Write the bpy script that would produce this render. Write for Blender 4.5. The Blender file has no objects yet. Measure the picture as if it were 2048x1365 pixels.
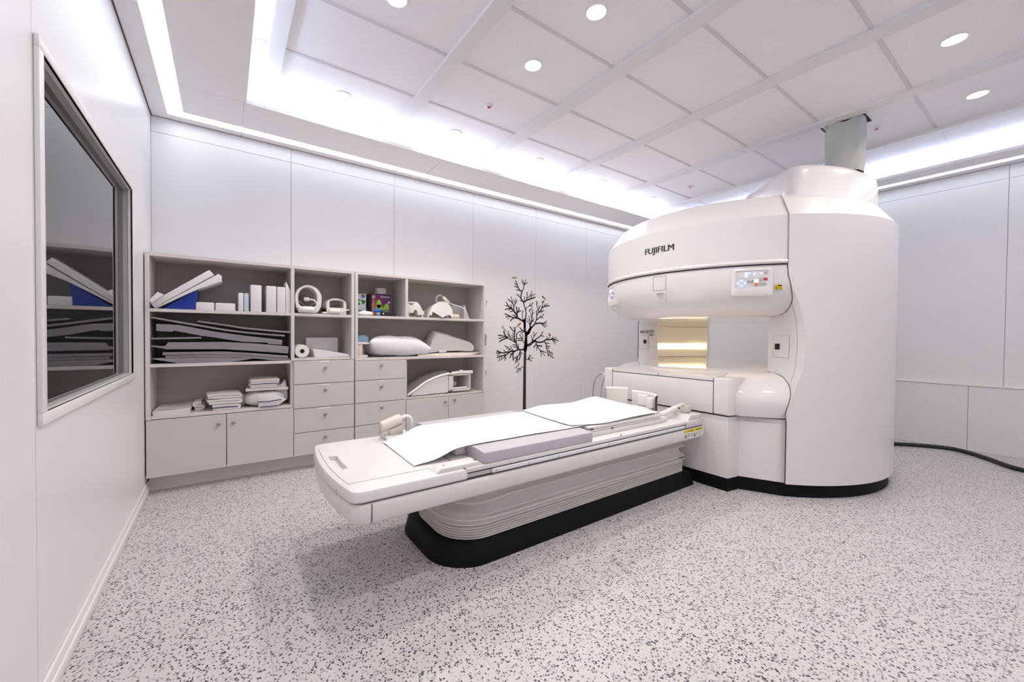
import bpy, bmesh, math, random
from mathutils import Vector, Matrix, noise
PI = math.pi
rnd = random.Random(7)
sc = bpy.context.scene
COL = sc.collection

# ------------------------------------------------------------------ materials
def _nt(name):
    m = bpy.data.materials.new(name)
    m.use_nodes = True
    nt = m.node_tree
    return m, nt, nt.nodes['Principled BSDF'], nt.nodes.new, nt.links.new

def mat(name, col, rough=.5, metal=0, spec=.5, emit=None, es=0, bump=0, bscale=60, coat=0, vary=0, ior=1.5):
    m, nt, p, N, L = _nt(name)
    p.inputs['Base Color'].default_value = (*col, 1)
    p.inputs['Roughness'].default_value = rough
    p.inputs['Metallic'].default_value = metal
    p.inputs['Specular IOR Level'].default_value = spec
    p.inputs['IOR'].default_value = ior
    if coat:
        p.inputs['Coat Weight'].default_value = coat
        p.inputs['Coat Roughness'].default_value = .08
    if emit:
        p.inputs['Emission Color'].default_value = (*emit, 1)
        p.inputs['Emission Strength'].default_value = es
    tc = N('ShaderNodeTexCoord')
    nz = N('ShaderNodeTexNoise')
    nz.inputs['Scale'].default_value = bscale
    nz.inputs['Detail'].default_value = 4
    L(tc.outputs['Object'], nz.inputs['Vector'])
    if bump:
        b = N('ShaderNodeBump')
        b.inputs['Strength'].default_value = bump
        b.inputs['Distance'].default_value = .004
        L(nz.outputs['Fac'], b.inputs['Height'])
        L(b.outputs['Normal'], p.inputs['Normal'])
    v = vary or .015
    mx = N('ShaderNodeMix')
    mx.data_type = 'RGBA'
    mx.inputs[6].default_value = (*[c * (1 - v) for c in col], 1)
    mx.inputs[7].default_value = (*[min(1, c * (1 + v)) for c in col], 1)
    L(nz.outputs['Fac'], mx.inputs[0])
    L(mx.outputs[2], p.inputs['Base Color'])
    return m

def floor_mat():
    m, nt, p, N, L = _nt('terrazzo vinyl')
    tc = N('ShaderNodeTexCoord')
    def math_(op, a, b=None, c=None):
        n = N('ShaderNodeMath'); n.operation = op
        for i, x in enumerate((a, b, c)):
            if x is None: continue
            if isinstance(x, (int, float)): n.inputs[i].default_value = x
            else: L(x, n.inputs[i])
        return n.outputs[0]
    def mixc(f, a, b):
        n = N('ShaderNodeMix'); n.data_type = 'RGBA'
        L(f, n.inputs[0])
        for i, x in ((6, a), (7, b)):
            if isinstance(x, tuple): n.inputs[i].default_value = (*x, 1)
            else: L(x, n.inputs[i])
        return n.outputs[2]
    nz = N('ShaderNodeTexNoise'); nz.inputs['Scale'].default_value = 80; nz.inputs['Detail'].default_value = 2
    L(tc.outputs['Object'], nz.inputs['Vector'])
    va = N('ShaderNodeVectorMath'); va.operation = 'MULTIPLY_ADD'
    L(nz.outputs['Color'], va.inputs[0]); va.inputs[1].default_value = (.014,) * 3
    L(tc.outputs['Object'], va.inputs[2])
    col = (.70, .655, .66)
    big = N('ShaderNodeTexNoise'); big.inputs['Scale'].default_value = 1.7
    L(tc.outputs['Object'], big.inputs['Vector'])
    col = mixc(big.outputs['Fac'], (.555, .515, .52), (.63, .592, .592))
    def chips(scale, frac, rad, c0, c1, prev, off):
        mp = N('ShaderNodeMapping'); mp.inputs['Location'].default_value = (off, off * .7, 0)
        mp.inputs['Rotation'].default_value = (0, 0, off)
        L(va.outputs[0], mp.inputs['Vector'])
        vo = N('ShaderNodeTexVoronoi'); vo.voronoi_dimensions = '2D'
        vo.inputs['Scale'].default_value = scale
        L(mp.outputs[0], vo.inputs['Vector'])
        sp = N('ShaderNodeSeparateColor'); L(vo.outputs['Color'], sp.inputs[0])
        r = math_('MULTIPLY_ADD', sp.outputs[1], rad * .7, rad * .55)
        inside = math_('LESS_THAN', vo.outputs['Distance'], r)
        sel = math_('LESS_THAN', sp.outputs[0], frac)
        mk = math_('MULTIPLY', inside, sel)
        cc = mixc(sp.outputs[2], c0, c1)
        return mixc(mk, prev, cc)
    col = chips(80, .30, .32, (.47, .445, .465), (.38, .365, .39), col, 3.1)
    col = chips(92, .24, .32, (.33, .32, .35), (.24, .24, .275), col, 1.3)
    col = chips(104, .34, .36, (.014, .016, .026), (.06, .062, .09), col, .45)
    # tile joints
    sx = N('ShaderNodeSeparateXYZ'); L(tc.outputs['Object'], sx.inputs[0])
    def joint(s, pitch, off):
        f = math_('FRACT', math_('DIVIDE', math_('SUBTRACT', s, off - 10 * pitch), pitch))
        d = math_('ABSOLUTE', math_('SUBTRACT', f, .5))
        return math_('GREATER_THAN', d, .5 - .0013 / pitch)
    j = math_('MAXIMUM', joint(sx.outputs[0], .598, .125), joint(sx.outputs[1], .57, .107))
    col = mixc(math_('MULTIPLY', j, .55), col, (.27, .23, .2))
    L(col, p.inputs['Base Color'])
    p.inputs['Roughness'].default_value = .38
    return m

def tile_mat():
    m, nt, p, N, L = _nt('acoustic ceiling tile')
    tc = N('ShaderNodeTexCoord')
    n = N('ShaderNodeTexNoise'); n.inputs['Scale'].default_value = 150; n.inputs['Detail'].default_value = 5
    L(tc.outputs['Object'], n.inputs['Vector'])
    r = N('ShaderNodeValToRGB')
    r.color_ramp.elements[0].position = .30; r.color_ramp.elements[0].color = (.73, .70, .72, 1)
    r.color_ramp.elements[1].position = .48; r.color_ramp.elements[1].color = (.84, .81, .83, 1)
    L(n.outputs['Fac'], r.inputs[0]); L(r.outputs[0], p.inputs['Base Color'])
    b = N('ShaderNodeBump'); b.inputs['Strength'].default_value = .25; b.inputs['Distance'].default_value = .003
    L(n.outputs['Fac'], b.inputs['Height']); L(b.outputs[0], p.inputs['Normal'])
    p.inputs['Roughness'].default_value = .85
    return m

def thermal_mat():
    # printed face of the earplug carton: purple at the top corner running to orange below
    m, nt, p, N, L = _nt('printed carton')
    tc = N('ShaderNodeTexCoord')
    d = N('ShaderNodeVectorMath'); d.operation = 'DOT_PRODUCT'
    L(tc.outputs['Object'], d.inputs[0]); d.inputs[1].default_value = (2.2, 0, 2.9)
    ad = N('ShaderNodeMath'); ad.operation = 'ADD'; L(d.outputs['Value'], ad.inputs[0]); ad.inputs[1].default_value = .15
    r = N('ShaderNodeValToRGB')
    e = r.color_ramp.elements
    e[0].position = .08; e[0].color = (.60, .24, .03, 1)
    e[1].position = .85; e[1].color = (.05, .0, .065, 1)
    k = e.new(.36); k.color = (.42, .06, .04, 1)
    k = e.new(.58); k.color = (.13, .005, .09, 1)
    L(ad.outputs[0], r.inputs[0]); L(r.outputs[0], p.inputs['Base Color'])
    p.inputs['Roughness'].default_value = .3
    return m

WALL = mat('white wall panel', (.80, .785, .80), .32)
WALLD = mat('wall backing dark', (.22, .20, .19), .7)
SOFF = mat('white soffit board', (.86, .835, .85), .4)
BEAM = mat('white ceiling beam', (.72, .695, .69), .45)
TEE = mat('ceiling tee', (.62, .59, .61), .5)
TILE = tile_mat()
FLOOR = floor_mat()
SHADOWLINE = mat('shadow gap trim', (.10, .07, .06), .7)
SKIRT = mat('white skirting', (.82, .79, .77), .4)
FRAME = mat('window frame white', (.80, .775, .77), .35)
REVEAL = mat('window reveal grey', (.46, .44, .44), .45)
GLASS = mat('dark observation glass', (.012, .012, .015), .015, ior=2.1)
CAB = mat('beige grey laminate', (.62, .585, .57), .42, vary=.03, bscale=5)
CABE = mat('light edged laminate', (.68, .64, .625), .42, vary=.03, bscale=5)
CABSHADE = mat('beige grey laminate painted shade', (.43, .385, .355), .5, vary=.03, bscale=5)  # same laminate as the fronts, with compartment shade darkened into its colour
METAL = mat('brushed knob metal', (.42, .40, .40), .35, metal=.8)
LABEL = mat('paper label white', (.85, .83, .82), .5)
MRI = mat('warm white gloss shell', (.79, .755, .75), .28, coat=.25)
MRIG = mat('white high gloss shell', (.81, .775, .77), .14, coat=.5)
MRIS = mat('grey white shell', (.66, .63, .64), .35)
SEAM = mat('dark seam rubber', (.03, .027, .03), .6)
SEAML = mat('grey seam rubber', (.25, .235, .235), .6)
BLACK = mat('black plinth', (.006, .006, .008), .55, spec=.12)
INK = mat('black ink', (.012, .011, .014), .5)
TABW = mat('cream table shell', (.78, .745, .725), .35)
DECK = mat('table deck grey white', (.75, .72, .715), .4)
RAIL = mat('white plastic rail', (.78, .77, .80), .35)
BELL = mat('bellows fabric', (.70, .665, .645), .75, bump=.15, bscale=90)
PAD = mat('lavender grey vinyl pad', (.52, .485, .53), .5, bump=.1, bscale=40)
PADK = mat('grey foam pad', (.27, .25, .275), .5, bump=.1, bscale=40)
SHEET = mat('white paper sheet', (.83, .81, .815), .7, bump=.25, bscale=9)
COILW = mat('coil plastic white', (.76, .735, .715), .38)
COILB = mat('coil plastic beige', (.66, .61, .55), .45)
TOWEL = mat('white cotton towel', (.74, .71, .70), .85, bump=.5, bscale=70)
HEM = mat('navy hem', (.045, .045, .16), .7)
PAPER = mat('stacked paper', (.80, .76, .74), .6)
FOAM = mat('white foam vinyl', (.77, .75, .77), .5)
FOAMB = mat('pale blue white vinyl', (.62, .66, .78), .5)
BLUE = mat('blue plastic', (.004, .035, .30), .35)
BLUE2 = mat('bright blue plastic', (.01, .12, .55), .3)
BLKP = mat('black plastic', (.012, .012, .016), .3)
PILL = mat('pillow cotton', (.74, .72, .77), .75, bump=.6, bscale=11)
POCKET = mat('grey beige clear plastic', (.50, .46, .44), .3)
COVER = mat('grey white vinyl cover', (.68, .665, .65), .55, bump=.3, bscale=12)
LBLUE = mat('light blue cloth', (.24, .36, .52), .8)
PINKF = mat('pale sponge block', (.66, .58, .54), .7)
ROLL = mat('paper roll', (.80, .765, .73), .7)
ACR = mat('grey acrylic', (.50, .49, .51), .25)
YELL = mat('warning yellow', (.80, .62, .01), .45)
RED = mat('red button', (.55, .01, .015), .4)
ORNG = mat('orange button', (.80, .20, .03), .4)
GREY = mat('grey button', (.45, .43, .43), .4)
PANELG = mat('panel membrane', (.74, .72, .745), .35)
LEDB = mat('blue white indicator light', (.5, .6, 1), .4, emit=(.42, .52, 1), es=.9)
LEDW = mat('white indicator light', (.8, .9, 1), .4, emit=(.75, .87, 1), es=1.3)
SLEEVE = mat('grey green fabric sleeve', (.47, .475, .445), .75, bump=.35, bscale=16)
HOSE = mat('black cable rubber', (.012, .012, .014), .45)
GCABLE = mat('grey cable rubber', (.30, .28, .30), .5)
TREEM = mat('black vinyl decal', (.014, .013, .022), .5)
LSTRIP = mat('lit strip diffuser', (.9, .9, .9), .5, emit=(.80, .89, 1), es=6.8)
LCOVE = mat('lit cove tube', (.9, .9, .9), .5, emit=(.60, .75, 1), es=17)
LDOWN = mat('lit downlight lens', (.9, .9, .9), .5, emit=(1, .93, .84), es=16)
LBORE = mat('lit bore lamp', (.9, .9, .85), .5, emit=(1, .82, .44), es=13)
DARK = mat('dark opening', (.02, .018, .016), .8)
CARTON = thermal_mat()
CARTONS = mat('dark grey carton side', (.10, .085, .09), .5)
CARTW = mat('pale blue carton', (.62, .64, .74), .5)
GREEN = mat('printed green', (.06, .26, .03), .5)
GREENL = mat('printed light green', (.22, .50, .05), .5)
NAVY = mat('printed navy', (.03, .05, .22), .5)
CREAMF = mat('cream foam sheet', (.78, .73, .64), .6)

# ------------------------------------------------------------------ mesh builder
class B:
    def __init__(s):
        s.bm = bmesh.new(); s.m = 0
    def _new(s, vs, fs):
        bv = [s.bm.verts.new(v) for v in vs]
        out = []
        for f in fs:
            try:
                q = s.bm.faces.new([bv[i] for i in f]); q.material_index = s.m; out.append(q)
            except ValueError: pass
        return bv, out
    def _bev(s, bv, fs, off, seg, edges=None):
        if off <= 0: return bv
        es = edges or list({e for f in fs for e in f.edges})
        r = bmesh.ops.bevel(s.bm, geom=es, offset=off, segments=seg, profile=.5, affect='EDGES', clamp_overlap=True)
        for f in r['faces']: f.material_index = s.m
        return None
    def box(s, x0, x1, y0, y1, z0, z1, bev=0, seg=2):
        vs = [(x, y, z) for z in (z0, z1) for y in (y0, y1) for x in (x0, x1)]
        bv, fs = s._new(vs, [(0, 2, 3, 1), (4, 5, 7, 6), (0, 1, 5, 4), (2, 6, 7, 3), (0, 4, 6, 2), (1, 3, 7, 5)])
        s._bev(bv, fs, bev, seg); return s
    def prism(s, pts, a, b, ax='Z', bev=0, seg=2, allb=False):
        n = len(pts)
        def P(p, t): return {'Z': (p[0], p[1], t), 'Y': (p[0], t, p[1]), 'X': (t, p[0], p[1])}[ax]
        vs = [P(p, a) for p in pts] + [P(p, b) for p in pts]
        fs = [tuple(range(n))[::-1], tuple(range(n, 2 * n))] + [(i, (i + 1) % n, n + (i + 1) % n, n + i) for i in range(n)]
        bv, ff = s._new(vs, fs)
        if bev:
            es = None if allb else list(ff[0].edges) + list(ff[1].edges)
            s._bev(bv, ff, bev, seg, es)
        return s
    def frustum(s, lo, hi, z0, z1):
        n = len(lo)
        s._new([(*p, z0) for p in lo] + [(*p, z1) for p in hi],
               [tuple(range(n))[::-1], tuple(range(n, 2 * n))] + [(i, (i + 1) % n, n + (i + 1) % n, n + i) for i in range(n)])
        return s
    def lathe(s, prof, c, a0=0, a1=2 * PI, n=48):
        full = abs(a1 - a0 - 2 * PI) < 1e-6
        k = n if full else n + 1
        vs = []
        for r, z in prof:
            for i in range(k):
                a = a0 + (a1 - a0) * i / n
                vs.append((c[0] + r * math.cos(a), c[1] + r * math.sin(a), z))
        fs = []
        for j in range(len(prof) - 1):
            for i in range(n):
                i2 = (i + 1) % k
                fs.append((j * k + i, j * k + i2, (j + 1) * k + i2, (j + 1) * k + i))
        s._new(vs, fs); return s
    def grid(s, rows, closed=False):
        k = len(rows[0])
        vs = [p for r in rows for p in r]
        fs = []
        for j in range(len(rows) - 1):
            for i in range(k if closed else k - 1):
                i2 = (i + 1) % k
                fs.append((j * k + i, j * k + i2, (j + 1) * k + i2, (j + 1) * k + i))
        s._new(vs, fs); return s
    def loft(s, rings):
        k = len(rings[0])
        s.grid(rings, True)
        s._new(rings[0], [tuple(range(k))[::-1]]); s._new(rings[-1], [tuple(range(k))])
        return s
    def tube(s, pts, r, seg=8):
        pts = [Vector(p) for p in pts]
        rs = r if isinstance(r, (list, tuple)) else [r] * len(pts)
        rings = []; up = None
        for i, p in enumerate(pts):
            d = (pts[min(i + 1, len(pts) - 1)] - pts[max(i - 1, 0)]).normalized()
            if up is None:
                up = Vector((0, 0, 1)) if abs(d.z) < .9 else Vector((1, 0, 0))
            u = (up - d * up.dot(d)).normalized(); w = d.cross(u); up = u
            rings.append([tuple(p + (u * math.cos(t) + w * math.sin(t)) * rs[i]) for t in [2 * PI * q / seg for q in range(seg)]])
        return s.loft(rings)
    def ball(s, c, r, nu=16, nv=10, e=1.0):
        rx, ry, rz = r if isinstance(r, (tuple, list)) else (r, r, r)
        def sg(v): return math.copysign(abs(v) ** e, v)
        rows = []
        for j in range(nv + 1):
            t = -PI / 2 + PI * j / nv
            cz = max(math.cos(t), 1e-4)
            rows.append([(c[0] + rx * sg(cz) * sg(math.cos(a)), c[1] + ry * sg(cz) * sg(math.sin(a)), c[2] + rz * sg(math.sin(t))) for a in [2 * PI * i / nu for i in range(nu)]])
        s.grid(rows, True); return s
    def poly(s, pts):
        s._new(pts, [tuple(range(len(pts)))]); return s
    def mark(s):
        s.bm.verts.ensure_lookup_table(); s._mk = set(s.bm.verts); return s
    def xf(s, M):
        for v in s.bm.verts:
            if v not in s._mk: v.co = M @ v.co
        return s
    def jig(s, amp, scale, seed=0):
        for v in s.bm.verts:
            v.co += noise.noise_vector(v.co * scale + Vector((seed, 0, 0))) * amp
        return s

def rotz(c, a): return Matrix.Translation(c) @ Matrix.Rotation(a, 4, 'Z') @ Matrix.Translation(-Vector(c))
def roty(c, a): return Matrix.Translation(c) @ Matrix.Rotation(a, 4, 'Y') @ Matrix.Translation(-Vector(c))
def rotx(c, a): return Matrix.Translation(c) @ Matrix.Rotation(a, 4, 'X') @ Matrix.Translation(-Vector(c))

ORIG = {}
def obj(name, b, mats, parent=None, smooth=40, weld=True):
    bm = b.bm
    if weld: bmesh.ops.remove_doubles(bm, verts=bm.verts, dist=1e-5)
    bmesh.ops.recalc_face_normals(bm, faces=bm.faces)
    me = bpy.data.meshes.new(name)
    if parent is not None: o0 = ORIG[parent.name]
    else:
        xs = [v.co for v in bm.verts]
        o0 = Vector(((min(v.x for v in xs) + max(v.x for v in xs)) / 2, (min(v.y for v in xs) + max(v.y for v in xs)) / 2, min(v.z for v in xs)))
    if parent is None and name.split('_')[0] in ('floor', 'ceiling', 'wall'): o0 = Vector((0, 0, 0))
    bmesh.ops.translate(bm, verts=bm.verts, vec=-o0)
    bm.to_mesh(me); bm.free()
    for m in (mats if isinstance(mats, (list, tuple)) else [mats]): me.materials.append(m)
    if smooth:
        me.polygons.foreach_set('use_smooth', [True] * len(me.polygons))
        me.set_sharp_from_angle(angle=math.radians(smooth))
    o = bpy.data.objects.new(name, me); COL.objects.link(o)
    if parent is None: o.location = o0
    else: o.parent = parent
    ORIG[o.name] = o0.copy()
    return o
def tag(o, label, cat, group=None):
    o['label'] = label; o['category'] = cat
    if group: o['group'] = group
    return o
def thing(name, loc, label, cat, group=None):
    o = bpy.data.objects.new(name, None); COL.objects.link(o)
    o.empty_display_size = .05
    o.location = loc; ORIG[o.name] = Vector(loc)
    return tag(o, label, cat, group)
def struct(name, b, m, smooth=30):
    o = obj(name, b, m, None, smooth); o['kind'] = 'structure'; return o
def plabel(o, t): o['label'] = t; return o
def dup(root, loc, label=None):
    r = root.copy(); COL.objects.link(r); r.location = loc
    if label: r['label'] = label
    ORIG[r.name] = Vector(loc)
    for ch in list(root.children):
        c = ch.copy(); COL.objects.link(c); c.parent = r
        for g in list(ch.children):
            d = g.copy(); COL.objects.link(d); d.parent = c
    return r

def text2d(s, size, bold=0, shear=0, sx=1):
    cu = bpy.data.curves.new('t', 'FONT'); cu.body = s; cu.size = size; cu.offset = bold; cu.shear = shear
    cu.resolution_u = 3
    o = bpy.data.objects.new('t', cu); COL.objects.link(o)
    bpy.context.view_layer.update()
    dg = bpy.context.evaluated_depsgraph_get()
    me = o.evaluated_get(dg).to_mesh()
    vs = [(v.co.x * sx, v.co.y) for v in me.vertices]; fs = [tuple(p.vertices) for p in me.polygons]
    o.evaluated_get(dg).to_mesh_clear()
    bpy.data.objects.remove(o); bpy.data.curves.remove(cu)
    if vs:
        x0 = min(v[0] for v in vs); x1 = max(v[0] for v in vs); y0 = min(v[1] for v in vs); y1 = max(v[1] for v in vs)
        vs = [(v[0] - x0, v[1] - y0) for v in vs]
        return vs, fs, x1 - x0, y1 - y0
    return [], [], 0, 0
def add_text(b, s, size, fn, bold=0, shear=0, sx=1, width=None):
    vs, fs, w, h = text2d(s, size, 0, shear, sx)
    k = (width / w) if (width and w) else 1
    for d in ((-1, 0, 1) if bold else (0,)): b._new([fn(x * k + d * bold, y) for x, y in vs], fs)
    return b
def smoothstep(a, b, x):
    t = max(0, min(1, (x - a) / (b - a))); return t * t * (3 - 2 * t)
def arc(c, r, a0, a1, n):
    return [(c[0] + r * math.cos(a0 + (a1 - a0) * i / n), c[1] + r * math.sin(a0 + (a1 - a0) * i / n)) for i in range(n + 1)]
def rrect(x0, x1, y0, y1, r, n=5):
    return (arc((x1 - r, y0 + r), r, -PI / 2, 0, n) + arc((x1 - r, y1 - r), r, 0, PI / 2, n)
            + arc((x0 + r, y1 - r), r, PI / 2, PI, n) + arc((x0 + r, y0 + r), r, PI, 1.5 * PI, n))
def spline(pts, n=8):
    P = [Vector(p) for p in pts]; out = []
    for i in range(len(P) - 1):
        p0, p1, p2, p3 = P[max(i - 1, 0)], P[i], P[i + 1], P[min(i + 2, len(P) - 1)]
        for k in range(n):
            t = k / n
            out.append(.5 * ((2 * p1) + (p2 - p0) * t + (2 * p0 - 5 * p1 + 4 * p2 - p3) * t * t + (3 * p1 - p0 - 3 * p2 + p3) * t ** 3))
    out.append(P[-1]); return out

# ------------------------------------------------------------------ room
XL, XR, YB, YF = -.445, 6.03, 3.83, -1.6
ZS, ZC, ZSR = 2.685, 2.90, 2.725      # soffit, tile plane, right-hand soffit
struct('floor', B().box(XL - .1, XR + .1, YF - .1, YB + .1, -.06, 0), FLOOR)
struct('ceiling', B().box(XL - .1, XR + .1, YF - .1, YB + .1, ZC, ZC + .05), TILE)

G = .0028
def panels(b, axis, at, depth, cols, rows):
    for a0, a1 in zip(cols[:-1], cols[1:]):
        for z0, z1 in zip(rows[:-1], rows[1:]):
            if axis == 'Y': b.box(a0 + G / 2, a1 - G / 2, at, at + depth, z0 + G / 2, z1 - G / 2)
            else: b.box(at, at + depth, a0 + G / 2, a1 - G / 2, z0 + G / 2, z1 - G / 2)
# back wall: white panels 0.915 m wide with a narrow upper row
b = B(); panels(b, 'Y', YB, .012, [XL + .915 * k for k in range(8)], [0, 2.57, 2.895]); b.m = 1
b.box(XL - .1, XR + .1, YB + .012, YB + .1, 0, 2.95)
struct('wall_back', b, [WALL, WALLD])
# right wall: upper panels and a lower band standing slightly proud
b = B(); panels(b, 'X', XR, .012, [.357 - .915 * 3 + .915 * k for k in range(9)], [.64, 2.60, 2.895])
panels(b, 'X', XR - .03, .04, [.565 - .915 * 3 + .915 * k for k in range(8)], [.0, .632])
b.m = 1; b.box(XR + .012, XR + .1, YF - .1, YB + .1, 0, 2.95)
struct('wall_right', b, [WALL, WALLD])
b = B(); b.box(XR - .034, XR + .002, YF, YB, .634, .646); struct('trim_1', b, SKIRT)
b = B(); panels(b, 'Y', YF - .012, .012, [XL + .915 * k for k in range(8)], [0, 2.57, 2.895]); b.m = 1
b.box(XL - .1, XR + .1, YF - .1, YF - .012, 0, 2.95)
struct('wall_front', b, [WALL, WALLD])
# left wall around the observation window
WY0, WY1, WZ0, WZ1 = 1.705, 3.04, .863, 1.907
b = B()
e0, e1, e2, e3 = WY0 - .013, WY1 + .013, WZ0 - .0143, WZ1 + .013
for y0, y1, z0, z1 in ((YF, .745, 0, 2.895), (.745, 1.66, 0, 2.895), (1.66, YB, 0, e2), (1.66, e0, e2, e3), (e1, YB, e2, e3), (1.66, YB, e3, 2.895)):
    b.box(XL - .012, XL, y0 + (G / 2 if y0 in (.745, 1.66) else 0), y1 - (G / 2 if y1 in (.745, 1.66) else 0), z0, z1)
b.m = 1
for y0, y1, z0, z1 in ((YF - .1, YB + .1, -.0, WZ0 - .014), (YF - .1, YB + .1, WZ1 + .014, 2.95), (YF - .1, WY0 - .014, WZ0 - .014, WZ1 + .014), (WY1 + .014, YB + .1, WZ0 - .014, WZ1 + .014)):
    b.box(XL - .1, XL - .012, y0, y1, z0, z1)
b.box(XL - .12, XL - .1, YF, YB, .5, 2.3)
struct('wall_left', b, [WALL, WALLD])
# window: projecting frame, grey reveal, dark glass
wo = bpy.data.objects.new('window_1', None); COL.objects.link(wo); wo.location = (XL, 2.2, WZ0); ORIG['window_1'] = Vector(wo.location)
wo['kind'] = 'structure'
b = B(); FX = XL + .013; o4 = .036
b.box(XL + .0005, FX, WY0 - o4, WY1 + o4, WZ0 - o4, WZ0, .003); b.box(XL + .0005, FX, WY0 - o4, WY1 + o4, WZ1, WZ1 + o4, .003)
b.box(XL + .0005, FX, WY0 - o4, WY0, WZ0, WZ1, .002); b.box(XL + .0005, FX, WY1, WY1 + o4, WZ0, WZ1, .002)
obj('window_frame', b, FRAME, wo)
b = B(); r4 = .0
for x0, x1, r4, th in ((XL - .009, FX - .003, 0, .012), (XL - .030, XL - .011, .003, .012)):
    b.m = 0 if r4 == 0 else 1
    b.box(x0, x1, WY0 - th, WY1 + th, WZ0 - th, WZ0 + r4); b.box(x0, x1, WY0 - th, WY1 + th, WZ1 - r4, WZ1 + th)
    b.box(x0, x1, WY0 - th, WY0 + r4, WZ0, WZ1); b.box(x0, x1, WY1 - r4, WY1 + th, WZ0, WZ1)
obj('reveal', b, [FRAME, REVEAL], wo)
b = B(); b.box(XL - .034, XL - .030, WY0, WY1, WZ0, WZ1); obj('glass_pane', b, GLASS, wo)
b = B(); b.m = 0
b.box(XL, XL + .010, YF, YB, 0, .075, .004); b.box(XL, XL + .016, YF, YB, 0, .04, .005)
struct('baseboard_left', b, SKIRT)

# soffits with a continuous lit slot, laid as boards with fine joints
def board(b, x0, x1, y0, y1, z): b.box(x0, x1, y0, y1, z, z + .028, .0015, 1)
SF1_ = -1.325
SL0, SL1, SB0, SB1 = -.342, -.247, 3.655, 3.745
gx = .0014
b = B()
for y0, y1 in ((SF1_, -.62), (-.62, .67), (.67, 1.96), (1.96, 3.255)):
    board(b, XL + .006, SL0, y0 + gx, y1 - gx, ZS); board(b, SL1, .124, y0 + gx, y1 - gx, ZS)
board(b, XL + .006, SL0, 3.255 + gx, SB1, ZS); board(b, SL1, .11, 3.255 + gx, SB0, ZS)
struct('trim_2', b, SOFF)
b = B()
xs = [.11, 1.64, 3.17, 4.70, XR - .16]
for x0, x1 in zip(xs[:-1], xs[1:]):
    board(b, x0 + gx, x1 - gx, 3.255, SB0, ZS)
for x0, x1 in zip([XL + .006] + xs[:-1], xs[:-1] + [XR]):
    board(b, x0 + gx, x1 - gx, SB1, YB - .006, ZS)
struct('trim_3', b, SOFF)
SR0, SR1, SRE = 5.815, 5.905, 5.585
b = B()
for y0, y1 in ((SF1_, -.3), (-.3, 1.23), (1.23, 3.255)):
    board(b, SRE, SR0, y0 + gx, y1 - gx, ZSR); board(b, SR1, XR - .006, y0 + gx, y1 - gx, ZSR)
board(b, SRE, SR0, 3.255, 3.64, ZSR); board(b, SR1, XR - .006, 3.255, YB, ZSR)
struct('trim_4', b, SOFF)
SF0, SF1 = -1.33, -1.23
b = B(); board(b, SL1, SRE + .2, SF1, -.75, ZS + .0); board(b, XL, XR, YF, SF0, ZS + .0); struct('trim_5', b, SOFF)
b = B(); b.box(XL, XL + .006, YF, YB, ZS - .001, ZS + .03); b.box(XL, XR, YB - .006, YB, ZS - .001, ZS + .03); b.box(XR - .006, XR, YF, YB, ZSR - .001, ZSR + .03)
struct('trim_6', b, SHADOWLINE)
# main beams (Y direction) and slim cross tees
BX = [.215, 1.117, 2.030, 2.940, 3.850, 4.755]
KC = 1.0557
BX = [x * KC for x in BX]
BW = [.088, .100, .110, .110, .105, .090]
for i, (x, w) in enumerate(zip(BX, BW)):
    b = B(); b.box(x, x + w, YF, YB - .02, ZC - .028, ZC + .002, .0015, 1)
    struct('trim_%d' % (7 + i), b, BEAM)
b = B()
TY = [(3.215 - .512 * k) * KC for k in range(9)]
edges = list(zip([XL] + [x + w for x, w in zip(BX, BW)], BX + [XR]))
for y in TY + [3.44 * KC]:
    for x0, x1 in edges: b.box(x0, x1, y - .011, y + .011, ZC - .005, ZC + .001)
struct('trim_13', b, TEE)
# lit slots
def strip(name, boxes, label, m):
    b = B()
    for q in boxes: b.box(*q)
    return tag(obj(name, b, m, None, 0), label, 'light')
zs = ZS + .016
strip('slot_light', [(SL0 - .012, SL1 + .012, SF0 - .012, SB1 + .01, ZS + .0283, ZS + .036)], 'long white lit ceiling slot running above the wall with the window', LSTRIP)
strip('slot_light', [(SL1 + .0125, XR - .27, SB0 - .012, SB1 + .012, ZS + .0283, ZS + .036)], 'long white lit ceiling slot running above the storage shelves wall', LSTRIP)
strip('slot_light', [(SR0 - .012, SR1 + .012, SF0 - .012, 3.60, ZSR + .0283, ZSR + .036)], 'white lit ceiling slot on the right, above the wall behind the scanner', LSTRIP)
strip('slot_light', [(SL1 + .0125, SRE + .2, SF0 - .012, SF1 + .012, ZS + .0283, ZS + .036)], 'unseen white ceiling slot added on the camera side for frontal light', LSTRIP)  # extra lamp out of view, added to raise light from the camera side
# cove tubes lying on top of the soffits
for nm, p0, p1, lb in (('cove_light', (-.02, -.9, ZS + .044), (-.02, 3.3, ZS + .044), 'hidden cool white cove tube above the soffit by the window wall'),
                       ('cove_light', (.0, 3.42, ZS + .044), (5.6, 3.42, ZS + .044), 'hidden cool white cove tube above the soffit over the shelves'),
                       ('cove_light', (.0, -.93, ZS + .044), (5.6, -.93, ZS + .044), 'hidden cool white cove tube above the soffit on the camera side'),
                       ('cove_light', (5.73, -.9, ZSR + .044), (5.73, 3.3, ZSR + .044), 'hidden cool white cove tube above the right hand soffit')):
    tag(obj(nm, B().tube([p0, p1], .013, 8), LCOVE, None, 60), lb, 'light')

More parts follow.
